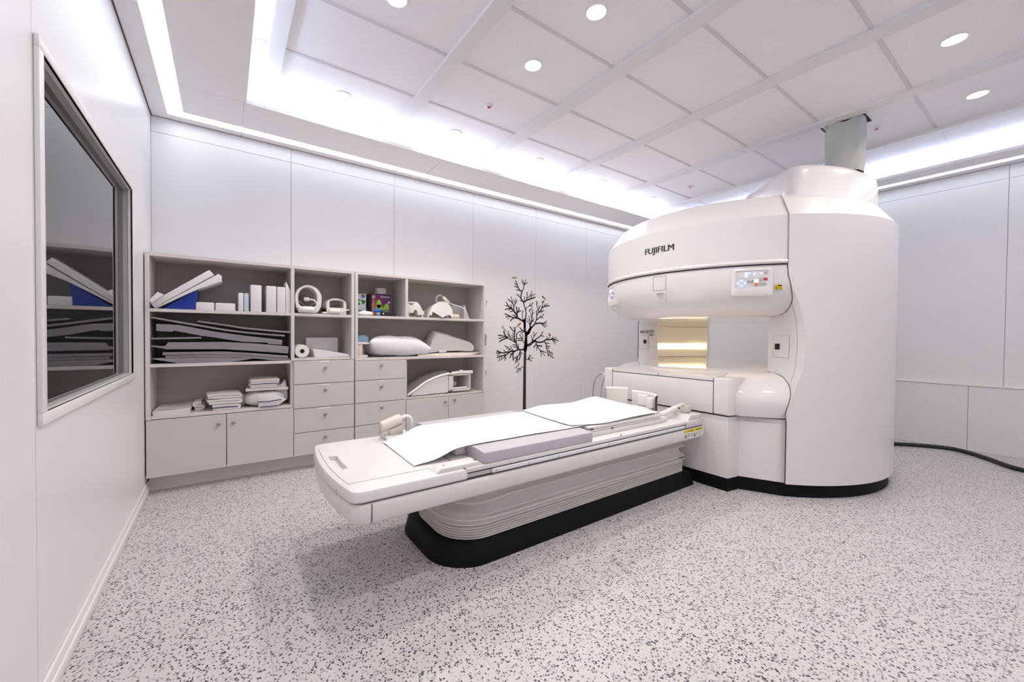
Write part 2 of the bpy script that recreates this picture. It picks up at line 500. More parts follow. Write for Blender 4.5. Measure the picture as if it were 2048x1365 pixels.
# downlights
def lamp(name, loc, watts, size, color, parent):
    d = bpy.data.lights.new(name, 'AREA'); d.shape = 'DISK'; d.size = size; d.energy = watts; d.color = color
    d.spread = math.radians(150)
    o = bpy.data.objects.new(name, d); COL.objects.link(o); o.location = loc; o.parent = parent
    return o
DL = [(.70, 2.985, 'round ceiling downlight nearest the corner above the left storage cabinet'),
      (1.607, 2.985, 'second round ceiling downlight from the left along the shelves side'),
      (2.52, 2.985, 'third round ceiling downlight from the left along the shelves side, before the tree decal'),
      (3.435, 2.985, 'fourth round ceiling downlight from the left along the shelves side'),
      (4.343, 2.985, 'small far round downlight just above the top of the scanner arm'),
      (1.607, 1.957, 'round ceiling downlight in the middle of the photo above the patient table'),
      (1.615, 1.448, 'large round ceiling downlight near the top edge, right of the table downlight'),
      (.722, 1.972, 'round ceiling downlight cut by the top edge of the photo'),
      (3.431, .41, 'round ceiling downlight at far right, nearer the top edge'),
      (4.332, .403, 'round ceiling downlight at far right, nearer the lit soffit'),
      (.722, .41, 'unseen fill downlight added on the camera side, nearest the window wall'), (1.607, .41, 'unseen fill downlight added on the camera side, second from the window wall'), (2.52, -.10, 'unseen fill downlight added on the camera side, in the middle of the room')]  # last three are added out of view to light sides facing the camera
dl = None
for i, (x, y, lb) in enumerate(DL):
    x, y = x * KC, y * KC
    if dl is None:
        dl = thing('downlight', (x, y, ZC), lb, 'light', 'recessed ceiling downlights')
        b = B().lathe([(.062, ZC + .004), (.062, ZC - .004), (.058, ZC - .007), (.052, ZC - .005), (.050, ZC + .004)], (x, y), n=32); obj('trim_ring', b, BEAM, dl)
        b = B().lathe([(.0001, ZC - .003), (.051, ZC - .003)], (x, y), n=32); obj('lens', b, LDOWN, dl, 0)
        lamp('downlight_bulb', (0, 0, -.012), 8.5, .08, (1, .93, .84), dl)
    else: dup(dl, (x, y, ZC), lb)
sen = None
for x, y, lb in ((1.62, 2.482, 'small white ceiling sensor with a red dot between the downlights, left'), (4.354, 2.479, 'small white ceiling sensor with a red dot above the scanner arm'), (4.354, .926, 'small white ceiling sensor with a red dot beside the fabric sleeve')):
    x, y = x * KC, y * KC
    if sen is None:
        sen = thing('ceiling_sensor', (x, y, ZC), lb, 'sensor', 'round ceiling sensors')
        obj('housing', B().lathe([(.034, ZC + .002), (.034, ZC - .006), (.026, ZC - .014), (.018, ZC - .016), (.0001, ZC - .016)], (x, y), n=24), BEAM, sen)
        obj('red_dot', B().lathe([(.014, ZC - .0165), (.012, ZC - .020), (.0001, ZC - .021)], (x, y), n=16), RED, sen)
    else: dup(sen, (x, y, ZC), lb)

# tree decal with birds on the back wall
TREE=[(0.0532,0.0308,[(3.055,0.015),(3.056,0.295),(3.056,0.668),(3.061,0.916),(3.067,1.039)]),(0.0556,0.0371,[(3.062,0.918),(3.071,0.988),(3.073,1.063),(3.076,1.113)]),(0.0371,0.0334,[(3.076,1.108),(3.053,1.162),(3.052,1.222),(3.049,1.286)]),(0.0334,0.0297,[(3.05,1.196),(3.046,1.246),(3.03,1.275)]),(0.0208,0.0148,[(3.055,1.261),(3.064,1.316),(3.07,1.356),(3.063,1.401),(3.047,1.445),(3.03,1.494)]),(0.0222,0.0163,[(3.033,1.499),(3.008,1.522),(2.986,1.55),(2.992,1.59),(3.0,1.63)]),(0.0148,0.0133,[(3.0,1.63),(2.963,1.652),(2.944,1.68),(2.925,1.718),(2.9,1.757)]),(0.0119,0.0119,[(2.934,1.699),(2.913,1.712),(2.891,1.723)]),(0.0119,0.0148,[(2.947,1.673),(2.919,1.681),(2.89,1.691)]),(0.0119,0.0119,[(2.975,1.641),(2.944,1.646),(2.918,1.647)]),(0.0148,0.0119,[(3.0,1.63),(3.019,1.661),(3.031,1.702),(3.037,1.722)]),(0.0119,0.0104,[(3.037,1.722),(3.053,1.758),(3.059,1.783)]),(0.0119,0.0133,[(3.034,1.714),(3.063,1.731),(3.081,1.745)]),(0.0119,0.0089,[(3.037,1.722),(3.024,1.751),(3.008,1.779)]),(0.0119,0.0104,[(3.034,1.717),(3.012,1.735),(2.996,1.761)]),(0.0119,0.0104,[(2.986,1.55),(2.951,1.573),(2.917,1.595)]),(0.0089,0.0074,[(2.961,1.569),(2.951,1.595)]),(0.0104,0.0104,[(3.005,1.515),(2.974,1.518)]),(0.0208,0.0163,[(3.037,1.504),(3.071,1.526),(3.122,1.543),(3.155,1.555),(3.213,1.574)]),(0.0133,0.0104,[(3.043,1.514),(3.042,1.574)]),(0.0119,0.0133,[(3.074,1.531),(3.083,1.586),(3.082,1.626)]),(0.0119,0.0119,[(3.084,1.556),(3.116,1.573),(3.135,1.599)]),(0.0148,0.0104,[(3.148,1.555),(3.151,1.6),(3.157,1.648)]),(0.0104,0.0104,[(3.154,1.585),(3.21,1.614)]),(0.0104,0.0104,[(3.066,1.401),(3.072,1.426),(3.077,1.446)]),(0.0104,0.0133,[(3.02,1.28),(3.01,1.329),(3.013,1.364),(3.022,1.399)]),(0.0267,0.0193,[(3.036,1.266),(2.986,1.284),(2.929,1.309),(2.899,1.306)]),(0.0163,0.0133,[(2.899,1.304),(2.862,1.31),(2.82,1.325),(2.789,1.337),(2.748,1.347)]),(0.0104,0.0133,[(2.813,1.325),(2.763,1.311)]),(0.0089,0.0089,[(2.829,1.323),(2.79,1.288)]),(0.0133,0.0148,[(2.889,1.306),(2.856,1.29),(2.832,1.268)]),(0.0133,0.0133,[(2.923,1.314),(2.892,1.33),(2.865,1.339)]),(0.0297,0.0222,[(2.926,1.307),(2.929,1.341),(2.91,1.355),(2.879,1.393)]),(0.0163,0.0193,[(2.926,1.346),(2.928,1.39),(2.919,1.439)]),(0.0148,0.0148,[(2.935,1.371),(2.956,1.401),(2.959,1.428)]),(0.0148,0.0119,[(2.935,1.369),(2.966,1.387),(2.994,1.395)]),(0.0193,0.0133,[(2.879,1.388),(2.855,1.412),(2.824,1.425),(2.8,1.443),(2.764,1.489)]),(0.0104,0.0119,[(2.818,1.429),(2.794,1.44),(2.756,1.448)]),(0.0133,0.0148,[(2.849,1.411),(2.801,1.414),(2.753,1.402)]),(0.0104,0.0104,[(2.849,1.409),(2.825,1.408),(2.804,1.393)]),(0.0119,0.0119,[(2.873,1.386),(2.849,1.385),(2.825,1.372)]),(0.0089,0.0089,[(2.849,1.416),(2.83,1.44),(2.818,1.451)]),(0.0089,0.0089,[(2.849,1.421),(2.848,1.445),(2.833,1.469)]),(0.0163,0.0133,[(2.879,1.393),(2.879,1.442),(2.86,1.48),(2.83,1.503),(2.793,1.525)]),(0.0119,0.0104,[(2.863,1.475),(2.854,1.514),(2.838,1.556)]),(0.0119,0.0104,[(2.885,1.452),(2.915,1.497),(2.924,1.527)]),(0.0104,0.0089,[(2.894,1.482),(2.878,1.52)]),(0.0089,0.0089,[(2.906,1.487),(2.903,1.516),(2.896,1.538)]),(0.0104,0.0089,[(3.091,1.437),(3.123,1.461),(3.175,1.458)]),(0.0089,0.0089,[(3.12,1.461),(3.133,1.499)]),(0.0104,0.0074,[(3.123,1.463),(3.156,1.48),(3.175,1.511)]),(0.0074,0.0074,[(3.165,1.48),(3.188,1.507)]),(0.0334,0.0297,[(3.076,1.122),(3.114,1.123),(3.143,1.178),(3.159,1.194)]),(0.0445,0.0334,[(3.073,1.102),(3.101,1.128),(3.133,1.173)]),(0.0222,0.0193,[(3.14,1.173),(3.178,1.207),(3.211,1.235),(3.25,1.246),(3.304,1.25),(3.351,1.246)]),(0.0133,0.0104,[(3.345,1.246),(3.378,1.259),(3.406,1.286)]),(0.0104,0.0089,[(3.365,1.251),(3.413,1.255)]),(0.0148,0.0119,[(3.324,1.248),(3.352,1.218),(3.386,1.198)]),(0.0119,0.0104,[(3.358,1.238),(3.413,1.216)]),(0.0267,0.0148,[(3.14,1.183),(3.136,1.219),(3.142,1.249)]),(0.0193,0.0119,[(3.139,1.218),(3.152,1.248),(3.161,1.289),(3.167,1.334),(3.173,1.38),(3.175,1.415)]),(0.0104,0.0089,[(3.173,1.355),(3.199,1.386)]),(0.0104,0.0104,[(3.154,1.319),(3.147,1.349),(3.144,1.379)]),(0.0148,0.0104,[(3.161,1.264),(3.184,1.284),(3.197,1.31)]),(0.0104,0.0089,[(3.171,1.264),(3.194,1.275)]),(0.0119,0.0104,[(3.136,1.228),(3.132,1.288),(3.112,1.338)]),(0.0104,0.0104,[(3.129,1.268),(3.093,1.302)]),(0.0119,0.0104,[(3.133,1.228),(3.08,1.279)]),(0.0178,0.0148,[(3.211,1.24),(3.233,1.281),(3.243,1.322),(3.239,1.362),(3.238,1.408)]),(0.0133,0.0104,[(3.243,1.347),(3.269,1.373),(3.268,1.404)]),(0.0148,0.0104,[(3.237,1.286),(3.283,1.318),(3.296,1.323),(3.354,1.32)]),(0.0104,0.0089,[(3.296,1.323),(3.306,1.359)]),(0.0104,0.0074,[(3.303,1.326),(3.336,1.35),(3.35,1.376)]),(0.0074,0.0074,[(3.343,1.34),(3.37,1.372)]),(0.0178,0.0148,[(3.265,1.384),(3.302,1.405),(3.328,1.442),(3.369,1.465),(3.451,1.479)]),(0.0119,0.0104,[(3.269,1.389),(3.316,1.393),(3.363,1.416)]),(0.0104,0.0074,[(3.316,1.396),(3.336,1.417)]),(0.0133,0.0104,[(3.268,1.404),(3.248,1.454),(3.23,1.529)]),(0.0089,0.0089,[(3.244,1.474),(3.252,1.525)]),(0.0148,0.0104,[(3.275,1.42),(3.285,1.446),(3.304,1.472)]),(0.0089,0.0089,[(3.281,1.44),(3.278,1.471)]),(0.0148,0.0104,[(3.325,1.442),(3.338,1.489),(3.341,1.51),(3.368,1.542)]),(0.0104,0.0089,[(3.338,1.504),(3.324,1.527)]),(0.0104,0.0089,[(3.341,1.51),(3.344,1.541)]),(0.0104,0.0089,[(3.362,1.47),(3.382,1.504)]),(0.0089,0.0089,[(3.382,1.476),(3.423,1.506)]),(0.0371,0.0297,[(3.078,0.968),(3.129,0.977),(3.168,1.002),(3.213,1.027)]),(0.0178,0.0133,[(3.2,1.022),(3.246,1.053),(3.299,1.083),(3.319,1.099),(3.346,1.14)]),(0.0104,0.0119,[(3.306,1.089),(3.364,1.084)]),(0.0133,0.0104,[(3.171,1.007),(3.2,1.078),(3.245,1.127)]),(0.0104,0.0104,[(3.2,1.083),(3.192,1.144)]),(0.0119,0.0104,[(3.171,1.027),(3.16,1.098)]),(0.0222,0.0178,[(3.22,1.022),(3.267,1.007),(3.341,1.012),(3.375,1.027),(3.409,1.04),(3.471,1.042),(3.52,1.053)]),(0.0104,0.0089,[(3.409,1.042),(3.425,1.089)]),(0.0104,0.0089,[(3.422,1.048),(3.464,1.074)]),(0.0148,0.0119,[(3.492,1.048),(3.52,1.042),(3.621,1.024)]),(0.0104,0.0104,[(3.499,1.048),(3.527,1.082)]),(0.0104,0.0089,[(3.52,1.048),(3.58,1.074)]),(0.0089,0.0089,[(3.542,1.042),(3.599,1.053)]),(0.0119,0.0104,[(3.513,1.042),(3.557,0.976)]),(0.0104,0.0104,[(3.528,1.032),(3.578,0.997)]),(0.0163,0.0148,[(3.375,1.009),(3.406,0.985),(3.41,0.939),(3.431,0.891)]),(0.0104,0.0119,[(3.389,0.996),(3.461,0.993)]),(0.0104,0.0133,[(3.403,0.959),(3.465,0.954)]),(0.0104,0.0104,[(3.41,0.939),(3.466,0.925)]),(0.0163,0.0119,[(3.431,0.891),(3.439,0.834)]),(0.0119,0.0104,[(3.438,0.897),(3.526,0.858)]),(0.0089,0.0089,[(3.452,0.881),(3.523,0.835)]),(0.0104,0.0148,[(3.453,0.855),(3.531,0.8)]),(0.0074,0.0074,[(3.449,0.855),(3.45,0.815)]),(0.0059,0.0059,[(3.467,0.849),(3.481,0.812)]),(0.0148,0.0119,[(3.234,1.002),(3.247,0.966),(3.295,0.914),(3.322,0.893)]),(0.0163,0.0178,[(3.247,0.971),(3.281,0.963),(3.331,0.958)]),(0.0119,0.0163,[(3.237,0.986),(3.201,0.944)]),(0.0104,0.0119,[(3.251,0.956),(3.245,0.907)]),(0.0163,0.0119,[(3.308,0.904),(3.329,0.831)]),(0.0104,0.0104,[(3.322,0.898),(3.401,0.876)]),(0.0104,0.0104,[(3.329,0.893),(3.384,0.835)]),(0.0089,0.0089,[(3.073,0.795),(3.112,0.796),(3.186,0.812)]),(0.0104,0.0104,[(3.109,0.799),(3.134,0.851)]),(0.0089,0.0089,[(3.118,0.806),(3.157,0.848)]),(0.0104,0.0104,[(3.112,0.796),(3.167,0.772)]),(0.0178,0.0133,[(3.044,1.142),(3.012,1.157),(2.974,1.188)]),(0.0119,0.0148,[(3.018,1.154),(2.959,1.136)]),(0.0119,0.0119,[(3.034,1.137),(2.994,1.119)]),(0.0133,0.0104,[(3.045,1.003),(3.02,1.033),(3.022,1.105)]),(0.0148,0.0148,[(3.02,1.033),(2.948,1.033)]),(0.0119,0.0104,[(3.007,1.057),(2.969,1.107)]),(0.0119,0.0104,[(3.01,1.055),(2.938,1.057)]),(0.0222,0.0178,[(3.072,0.928),(3.002,0.916),(2.952,0.919),(2.909,0.903),(2.879,0.896)]),(0.0193,0.0148,[(2.952,0.924),(2.933,0.964),(2.92,1.003),(2.923,1.062),(2.925,1.097),(2.938,1.126)]),(0.0133,0.0104,[(2.958,0.929),(2.955,0.988)]),(0.0119,0.0104,[(2.939,0.964),(2.868,0.984)]),(0.0119,0.0119,[(2.946,0.939),(2.869,0.96)]),(0.0148,0.0119,[(2.92,1.003),(2.853,1.033),(2.792,1.062),(2.762,1.072)]),(0.0178,0.0148,[(2.902,1.008),(2.892,1.077),(2.9,1.145),(2.906,1.19)]),(0.0119,0.0148,[(2.894,1.131),(2.857,1.16),(2.824,1.195)]),(0.0089,0.0089,[(2.891,1.14),(2.881,1.194)]),(0.0148,0.0119,[(2.902,1.023),(2.852,1.072)]),(0.0104,0.0104,[(2.895,1.067),(2.849,1.096)]),(0.0104,0.0104,[(2.892,1.092),(2.861,1.121)]),(0.0193,0.0178,[(2.786,1.067),(2.759,1.086),(2.732,1.139)]),(0.0119,0.0163,[(2.756,1.081),(2.657,1.093)]),(0.0104,0.0119,[(2.768,1.072),(2.66,1.055)]),(0.0148,0.0163,[(2.792,1.06),(2.721,1.043),(2.675,1.019)]),(0.0119,0.0089,[(2.847,1.038),(2.822,1.086),(2.797,1.151)]),(0.0089,0.0089,[(2.822,1.086),(2.774,1.122)]),(0.0089,0.0089,[(2.822,1.072),(2.789,1.089)]),(0.0193,0.0148,[(2.891,0.901),(2.824,0.897),(2.741,0.884),(2.688,0.888)]),(0.0148,0.0178,[(2.693,0.89),(2.638,0.908)]),(0.0119,0.0148,[(2.694,0.885),(2.627,0.882)]),(0.0104,0.0104,[(2.77,0.893),(2.731,0.916)]),(0.0119,0.0104,[(2.86,0.901),(2.805,0.941),(2.746,0.971)]),(0.0104,0.0089,[(2.802,0.941),(2.77,0.937)]),(0.0104,0.0104,[(2.836,0.921),(2.797,0.919)]),(0.0104,0.0104,[(2.878,0.901),(2.832,0.965)]),(0.0104,0.0119,[(2.676,0.876),(2.639,0.848)]),(0.0163,0.0133,[(2.824,0.897),(2.765,0.855),(2.688,0.847),(2.639,0.827)]),(0.0104,0.0119,[(2.688,0.847),(2.665,0.788)]),(0.0119,0.0104,[(2.711,0.851),(2.697,0.794)]),(0.0104,0.0089,[(2.776,0.859),(2.715,0.81)]),(0.0119,0.0104,[(2.759,0.84),(2.747,0.793)]),(0.0104,0.0104,[(2.753,0.836),(2.774,0.809)]),(0.0089,0.0089,[(2.741,0.86),(2.776,0.864)]),(0.0148,0.0104,[(2.891,0.896),(2.873,0.877),(2.821,0.868)]),(0.0163,0.0148,[(2.879,0.891),(2.843,0.848),(2.825,0.822)]),(0.0148,0.0193,[(2.879,0.886),(2.873,0.842),(2.88,0.793)]),(0.0148,0.0148,[(2.983,0.909),(2.971,0.865),(2.928,0.826),(2.898,0.817)]),(0.0163,0.0178,[(2.981,0.894),(2.984,0.84),(2.963,0.791)]),(0.0104,0.0119,[(2.99,0.889),(3.015,0.864)]),(0.0133,0.0163,[(2.941,0.831),(2.923,0.792),(2.911,0.758)]),(0.0133,0.0148,[(2.941,0.831),(2.941,0.767)]),(0.0089,0.0089,[(3.027,0.709),(2.992,0.688),(2.936,0.683)]),(0.0104,0.0104,[(2.992,0.688),(2.983,0.649)]),(0.0089,0.0089,[(2.98,0.684),(2.936,0.654),(2.924,0.64)]),(0.0074,0.0089,[(2.961,0.658),(2.943,0.636)])]
b = B()
def ribbon(b, pts, w0, w1, y=YB - .0003):
    P = [Vector((p[0], p[1])) for p in spline([(x, z, 0) for x, z in pts], 4)]
    n = len(P); L, R = [], []
    for i, p in enumerate(P):
        d = (P[min(i + 1, n - 1)] - P[max(i - 1, 0)])
        d = d.normalized() if d.length else Vector((1, 0)); nn = Vector((-d.y, d.x)); w = (w0 + (w1 - w0) * i / (n - 1)) / 2
        L.append(p + nn * w); R.append(p - nn * w)
    b.grid([[(q.x, y, q.y) for q in (l, r)] for l, r in zip(L, R)])
    for p, w in ((P[0], w0), (P[-1], w1)):
        b.poly([(p.x + w / 2 * math.cos(t * PI / 4), y, p.y + w / 2 * math.sin(t * PI / 4)) for t in range(8)])
for w0, w1, pts in TREE: ribbon(b, pts, w0, w1)
tag(obj('tree_decal', b, TREEM, None, 0, weld=False), 'black vinyl tree silhouette stuck on the white wall beside the shelves', 'decal')
def C3(n, c): return mat('bird ' + n, c, .5)
BY, BB, BR, BBR, BO, BLK, BGR = C3('yellow', (.75, .55, .02)), C3('blue', (.05, .25, .55)), C3('red', (.45, .02, .02)), C3('brown', (.10, .025, .02)), C3('orange', (.70, .18, .06)), C3('black', (.02, .02, .025)), C3('green', (.30, .42, .03))
BP, BSK = C3('pink', (.55, .22, .40)), C3('sky', (.25, .50, .72))
birds = [((2.89, 1.788), (2.845, 1.784), (2.933, 1.795), BB, BY, BY, 'blue and yellow bird sticker at the top of the tree decal'),
         ((3.354, 1.575), (3.399, 1.557), (3.326, 1.596), BBR, BY, BBR, 'brown and yellow bird sticker at upper right of the tree decal'),
         ((3.14, 1.414), (3.175, 1.446), (3.114, 1.393), BB, BO, BBR, 'dark blue and orange bird sticker perched in the middle of the tree decal'),
         ((2.964, 1.223), (2.924, 1.192), (2.986, 1.245), BR, BY, BBR, 'red and yellow bird sticker left of the tree decal trunk'),
         ((2.729, 1.175), (2.768, 1.137), (2.708, 1.201), BSK, BSK, BO, 'sky blue bird sticker with an orange head at the left of the tree decal'),
         ((3.463, 1.105), (3.481, 1.082), (3.453, 1.131), BR, BR, BGR, 'red bird sticker with a green head at the right of the tree decal'),
         ((2.951, .722), (2.905, .692), (2.97, .751), BP, BY, BB, 'pink and blue bird sticker on the lowest twig of the tree decal')]
for c, t, h, m0, m1, m2, lb in birds:
    b = B(); c, t, h = Vector(c), Vector(t), Vector(h); ax = (h - t).normalized(); pp = Vector((-ax.y, ax.x))
    if pp.y < 0: pp = -pp
    def ell(o, a, bb, y): return [(o.x + (ax * a * math.cos(q)).x + (pp * bb * math.sin(q)).x, y, o.y + (ax * a * math.cos(q)).y + (pp * bb * math.sin(q)).y) for q in [k * PI / 8 for k in range(16)]]
    b.m = 3; b.poly([(q.x, YB - .0005, q.y) for q in (t + pp * .004, t - pp * .004, c - ax * .006 - pp * .006, c - ax * .006 + pp * .008)])
    b.m = 1; b.poly(ell(c, .024, .014, YB - .0006))
    b.m = 0; b.poly(ell(c + pp * .006 - ax * .003, .023, .009, YB - .0007))
    b.m = 2; b.poly(ell(h - ax * .010, .011, .010, YB - .0008))
    b.m = 3; b.poly([(q.x, YB - .0009, q.y) for q in (h + ax * .006, h - ax * .002 + pp * .003, h - ax * .002 - pp * .003)])
    tag(obj('bird_decal', b, [m0, m1, m2, BLK], None, 0, weld=False), lb, 'decal', 'bird stickers on the tree')

# ------------------------------------------------------------------ storage cabinets
CF, CBK = 3.47, 3.826      # front plane, back
T = .024
def knob(x, z, parent):
    b = B().mark()
    b.lathe([(.0001, 0), (.006, 0), (.006, .012), (.013, .015), (.0135, .024), (.011, .027), (.0001, .028)], (0, 0), n=20)
    b.xf(Matrix.Translation((x, CF, z)) @ Matrix.Rotation(PI / 2, 4, 'X'))
    obj('knob', b, METAL, parent)
def front(name, x0, x1, z0, z1, cab, kx, kz, label=None, ltxt=None):
    b = B().box(x0 + .0022, x1 - .0022, CF, CF + .019, z0 + .0022, z1 - .0022, .0012, 1)
    d = obj(name, b, CAB, cab); knob(kx, kz, d)
    if label: obj('label_strip', B().box(label[0], label[1], CF - .0008, CF - .0001, label[2], label[3]), LABEL, d, 0)
    return d
IN = CF + .021            # carcass starts behind fronts
def panel(name, x0, x1, y0, y1, z0, z1, cab, m=CABE): return obj(name, B().box(x0, x1, y0, y1, z0, z1, .0012, 1), m, cab)

c1 = thing('storage_cabinet', (.23, 3.65, 0), 'beige grey open storage cabinet at left in the corner by the window wall', 'cabinet', 'open storage cabinets')
x0, xm, x1 = XL + .006, .437, .909
panel('plinth', x0 + .003, x1 - .004, 3.575, 3.60, 0, .118, c1)
def upright(name, a, c, zsplit, z0, z1, yb, cab, dz=0):
    b = B(); b.box(a, c, IN, yb, z0, zsplit); b.box(a, c, CF + dz, yb, zsplit + .0015, z1, .0012, 1); return obj(name, b, CABE, cab)
upright('side_panel', x0, x0 + T, .507, .118, 1.632, CBK, c1); upright('side_panel', x1 - T, x1, .879, .118, 1.632, CBK, c1)
upright('divider', xm - T / 2, xm + T / 2, .879, .14, 1.607, CBK - .012, c1, .0005)
panel('top_panel', x0 + T, x1 - T, CF + .0005, CBK, 1.608, 1.632, c1)
panel('bottom_panel', x0 + T, x1 - T, IN, CBK, .118, .14, c1)
panel('back_panel', x0 + T, x1 - T, CBK - .012, CBK, .14, 1.608, c1, CABSHADE)
for z, a, c, y in ((.508, x0 + T, xm - T / 2, IN), (.862, x0 + T, xm - T / 2, CF), (1.236, x0 + T, xm - T / 2, CF), (.880, xm + T / 2, x1 - T, IN), (1.236, xm + T / 2, x1 - T, CF)):
    panel('shelf', a, c, y, CBK - .012, z, z + .022, c1)
front('door', x0, .005, .118, .507, c1, -.042, .442); front('door', .005, .444, .118, .507, c1, .047, .442)
for z0, z1, kz, lab in ((.118, .302, .251, None), (.302, .497, .437, (.62, .72, .482, .491)), (.497, .690, .636, (.64, .71, .674, .682)), (.690, .879, .817, (.63, .71, .865, .874))):
    front('drawer', .444, .909, z0, z1, c1, .675, kz, lab)
c2 = thing('storage_cabinet', (1.58, 3.65, 0), 'beige grey open storage cabinet at right, ending beside the tree decal', 'cabinet', 'open storage cabinets')
x0, xm, x1 = .915, 1.378, 2.243
panel('plinth', x0 + .003, x1 - .004, 3.575, 3.60, 0, .118, c2)
upright('side_panel', x0, x0 + T, .866, .118, 1.632, CBK, c2); upright('side_panel', x1 - T, x1, .489, .118, 1.632, CBK, c2)
panel('divider', xm - T / 2, xm + T / 2, CF + .001, CBK - .012, 1.258, 1.607, c2); upright('divider', xm - T / 2, xm + T / 2, .489, .14, .866, CBK - .012, c2, .02)
panel('top_panel', x0 + T, x1 - T, CF + .0005, CBK, 1.608, 1.632, c2)
panel('bottom_panel', x0 + T, x1 - T, IN, CBK, .118, .14, c2)
panel('back_panel', x0 + T, x1 - T, CBK - .012, CBK, .14, 1.608, c2, CABSHADE)
for z, a, c, y in ((1.236, x0 + T, x1 - T, CF), (.866, x0 + T, x1 - T, CF), (.490, xm + T / 2, x1 - T, IN)):
    panel('shelf', a, c, y, CBK - .012, z, z + .022, c2)
for z0, z1, kz, lab in ((.118, .302, .254, None), (.302, .497, .446, None), (.497, .693, .633, (1.11, 1.175, .677, .686)), (.693, .866, .820, None)):
    front('drawer', .915, 1.374, z0, z1, c2, 1.14, kz, lab)
front('door', 1.376, 1.813, .118, .489, c2, 1.77, .440); front('door', 1.813, 2.243, .118, .489, c2, 1.875, .450)
b = B()
for z in (1.31, 1.345, .975, 1.01, .60, .635): obj('shelf_pin_hole', B().box(x1 - T - .0012, x1 - T, CF + .045, CF + .049, z, z + .005), DARK, c2, 0)

# wedge shaped file pockets on the right-hand side
PK = None
for z, lb in ((1.30, 'clear grey file pocket on the cabinet side, topmost of three'), (.915, 'file pocket on the cabinet side, middle one holding a grey card'), (.545, 'clear grey file pocket on the cabinet side, lowest of three')):
    r = thing('file_pocket', (2.244, 3.62, z), lb, 'file holder', 'file pockets on the cabinet side')
    b = B(); b.prism([(2.2428, z), (2.2475, z), (2.2475, z + .19), (2.2428, z + .19)], 3.53, 3.72, 'Y'); obj('back_plate', b, POCKET, r)
    b = B(); b.prism([(2.2475, z), (2.254, z), (2.305, z + .165), (2.300, z + .165)], 3.53, 3.72, 'Y'); obj('front_plate', b, POCKET, r)
    b = B(); b.prism([(2.2475, z + .02), (2.256, z + .02), (2.300, z + .162), (2.2475, z + .162)], 3.53, 3.533, 'Y'); obj('cheek', b, POCKET, r)
    if 'middle' in lb: tag(obj('card', B().box(2.2365, 2.2425, 3.455, 3.469, z + .07, z + .19), mat('grey card', (.28, .27, .27), .5)), 'small dark grey card clipped to the cabinet edge beside the middle file pocket', 'card')

# ---- left cabinet, top compartment (floor z 1.258)
Z1 = 1.2585
def slab(name, pts, y0, y1, m, label, cat, group=None, bev=.006):
    return tag(obj(name, B().prism(pts, y0, y1, 'Y', bev, 2, True), m), label, cat, group)
slab('foam_wedge', [(-.392, 1.2625), (-.412, 1.294), (-.094, 1.545), (-.064, 1.512)], 3.475, 3.72, FOAM, 'long white foam slab leaning on the blue bin, upper of two', 'foam pad', 'foam slabs leaning on the blue bin', .004)
slab('foam_wedge', [(-.384, 1.2592), (-.391, 1.2612), (-.040, 1.521), (-.021, 1.508), (-.018, 1.468), (-.155, 1.405)], 3.475, 3.73, FOAM, 'white and grey foam slab under the long slab, leaning on the blue bin', 'foam pad', 'foam slabs leaning on the blue bin', .003)
slab('foam_pad', [(-.4115, 1.305), (-.366, 1.364), (-.335, 1.348), (-.395, 1.290)], 3.40, 3.56, FOAM, 'small white foam pad poking out at the left edge of the top shelf', 'foam pad', None, .003)
b = B(); b.frustum([(-.345, 3.50), (-.172, 3.50), (-.172, 3.76), (-.345, 3.76)], [(-.350, 3.49), (-.150, 3.49), (-.150, 3.77), (-.350, 3.77)], Z1, Z1 + .012)
b = B().prism([(-.352, Z1 + .0), (-.176, Z1), (-.158, Z1 + .140), (-.185, Z1 + .128)], 3.50, 3.74, 'Y', .003)
tag(obj('plastic_bin', b, BLUE), 'blue plastic bin holding up the leaning white foam slabs', 'bin')
for xa, xb, z, m, lb, y in ((-.172, -.066, .056, FOAM, 'low white foam block lying beside the blue bin', 3.50), (-.059, .061, .056, FOAM, 'low white foam block lying next to two thin upright blocks', 3.50),
                  (.079, .112, .137, FOAM, 'thin white upright block, left of the pale blue block', 3.50), (.1155, .147, .137, FOAMB, 'thin pale blue upright block on the top shelf', 3.50),
                  (.156, .227, .201, FOAM, 'tall white upright block just right of the pale blue block', 3.485), (.258, .3255, .201, FOAM, 'tall white upright block, left one of the close pair', 3.485), (.331, .390, .199, FOAM, 'tall white upright block touching the tilted pointed board', 3.487)):
    tag(obj('foam_block', B().box(xa, xb, y, y + .16, Z1, Z1 + z, .006, 3), m), lb, 'foam block', 'foam blocks on the top shelf')
slab('tilted_board', [(.3915, Z1), (.424, Z1), (.424, 1.432), (.3925, 1.502), (.3915, 1.502)], 3.487, 3.66, FOAM, 'white board with a slanted pointed top against the divider', 'foam block', None, .002)

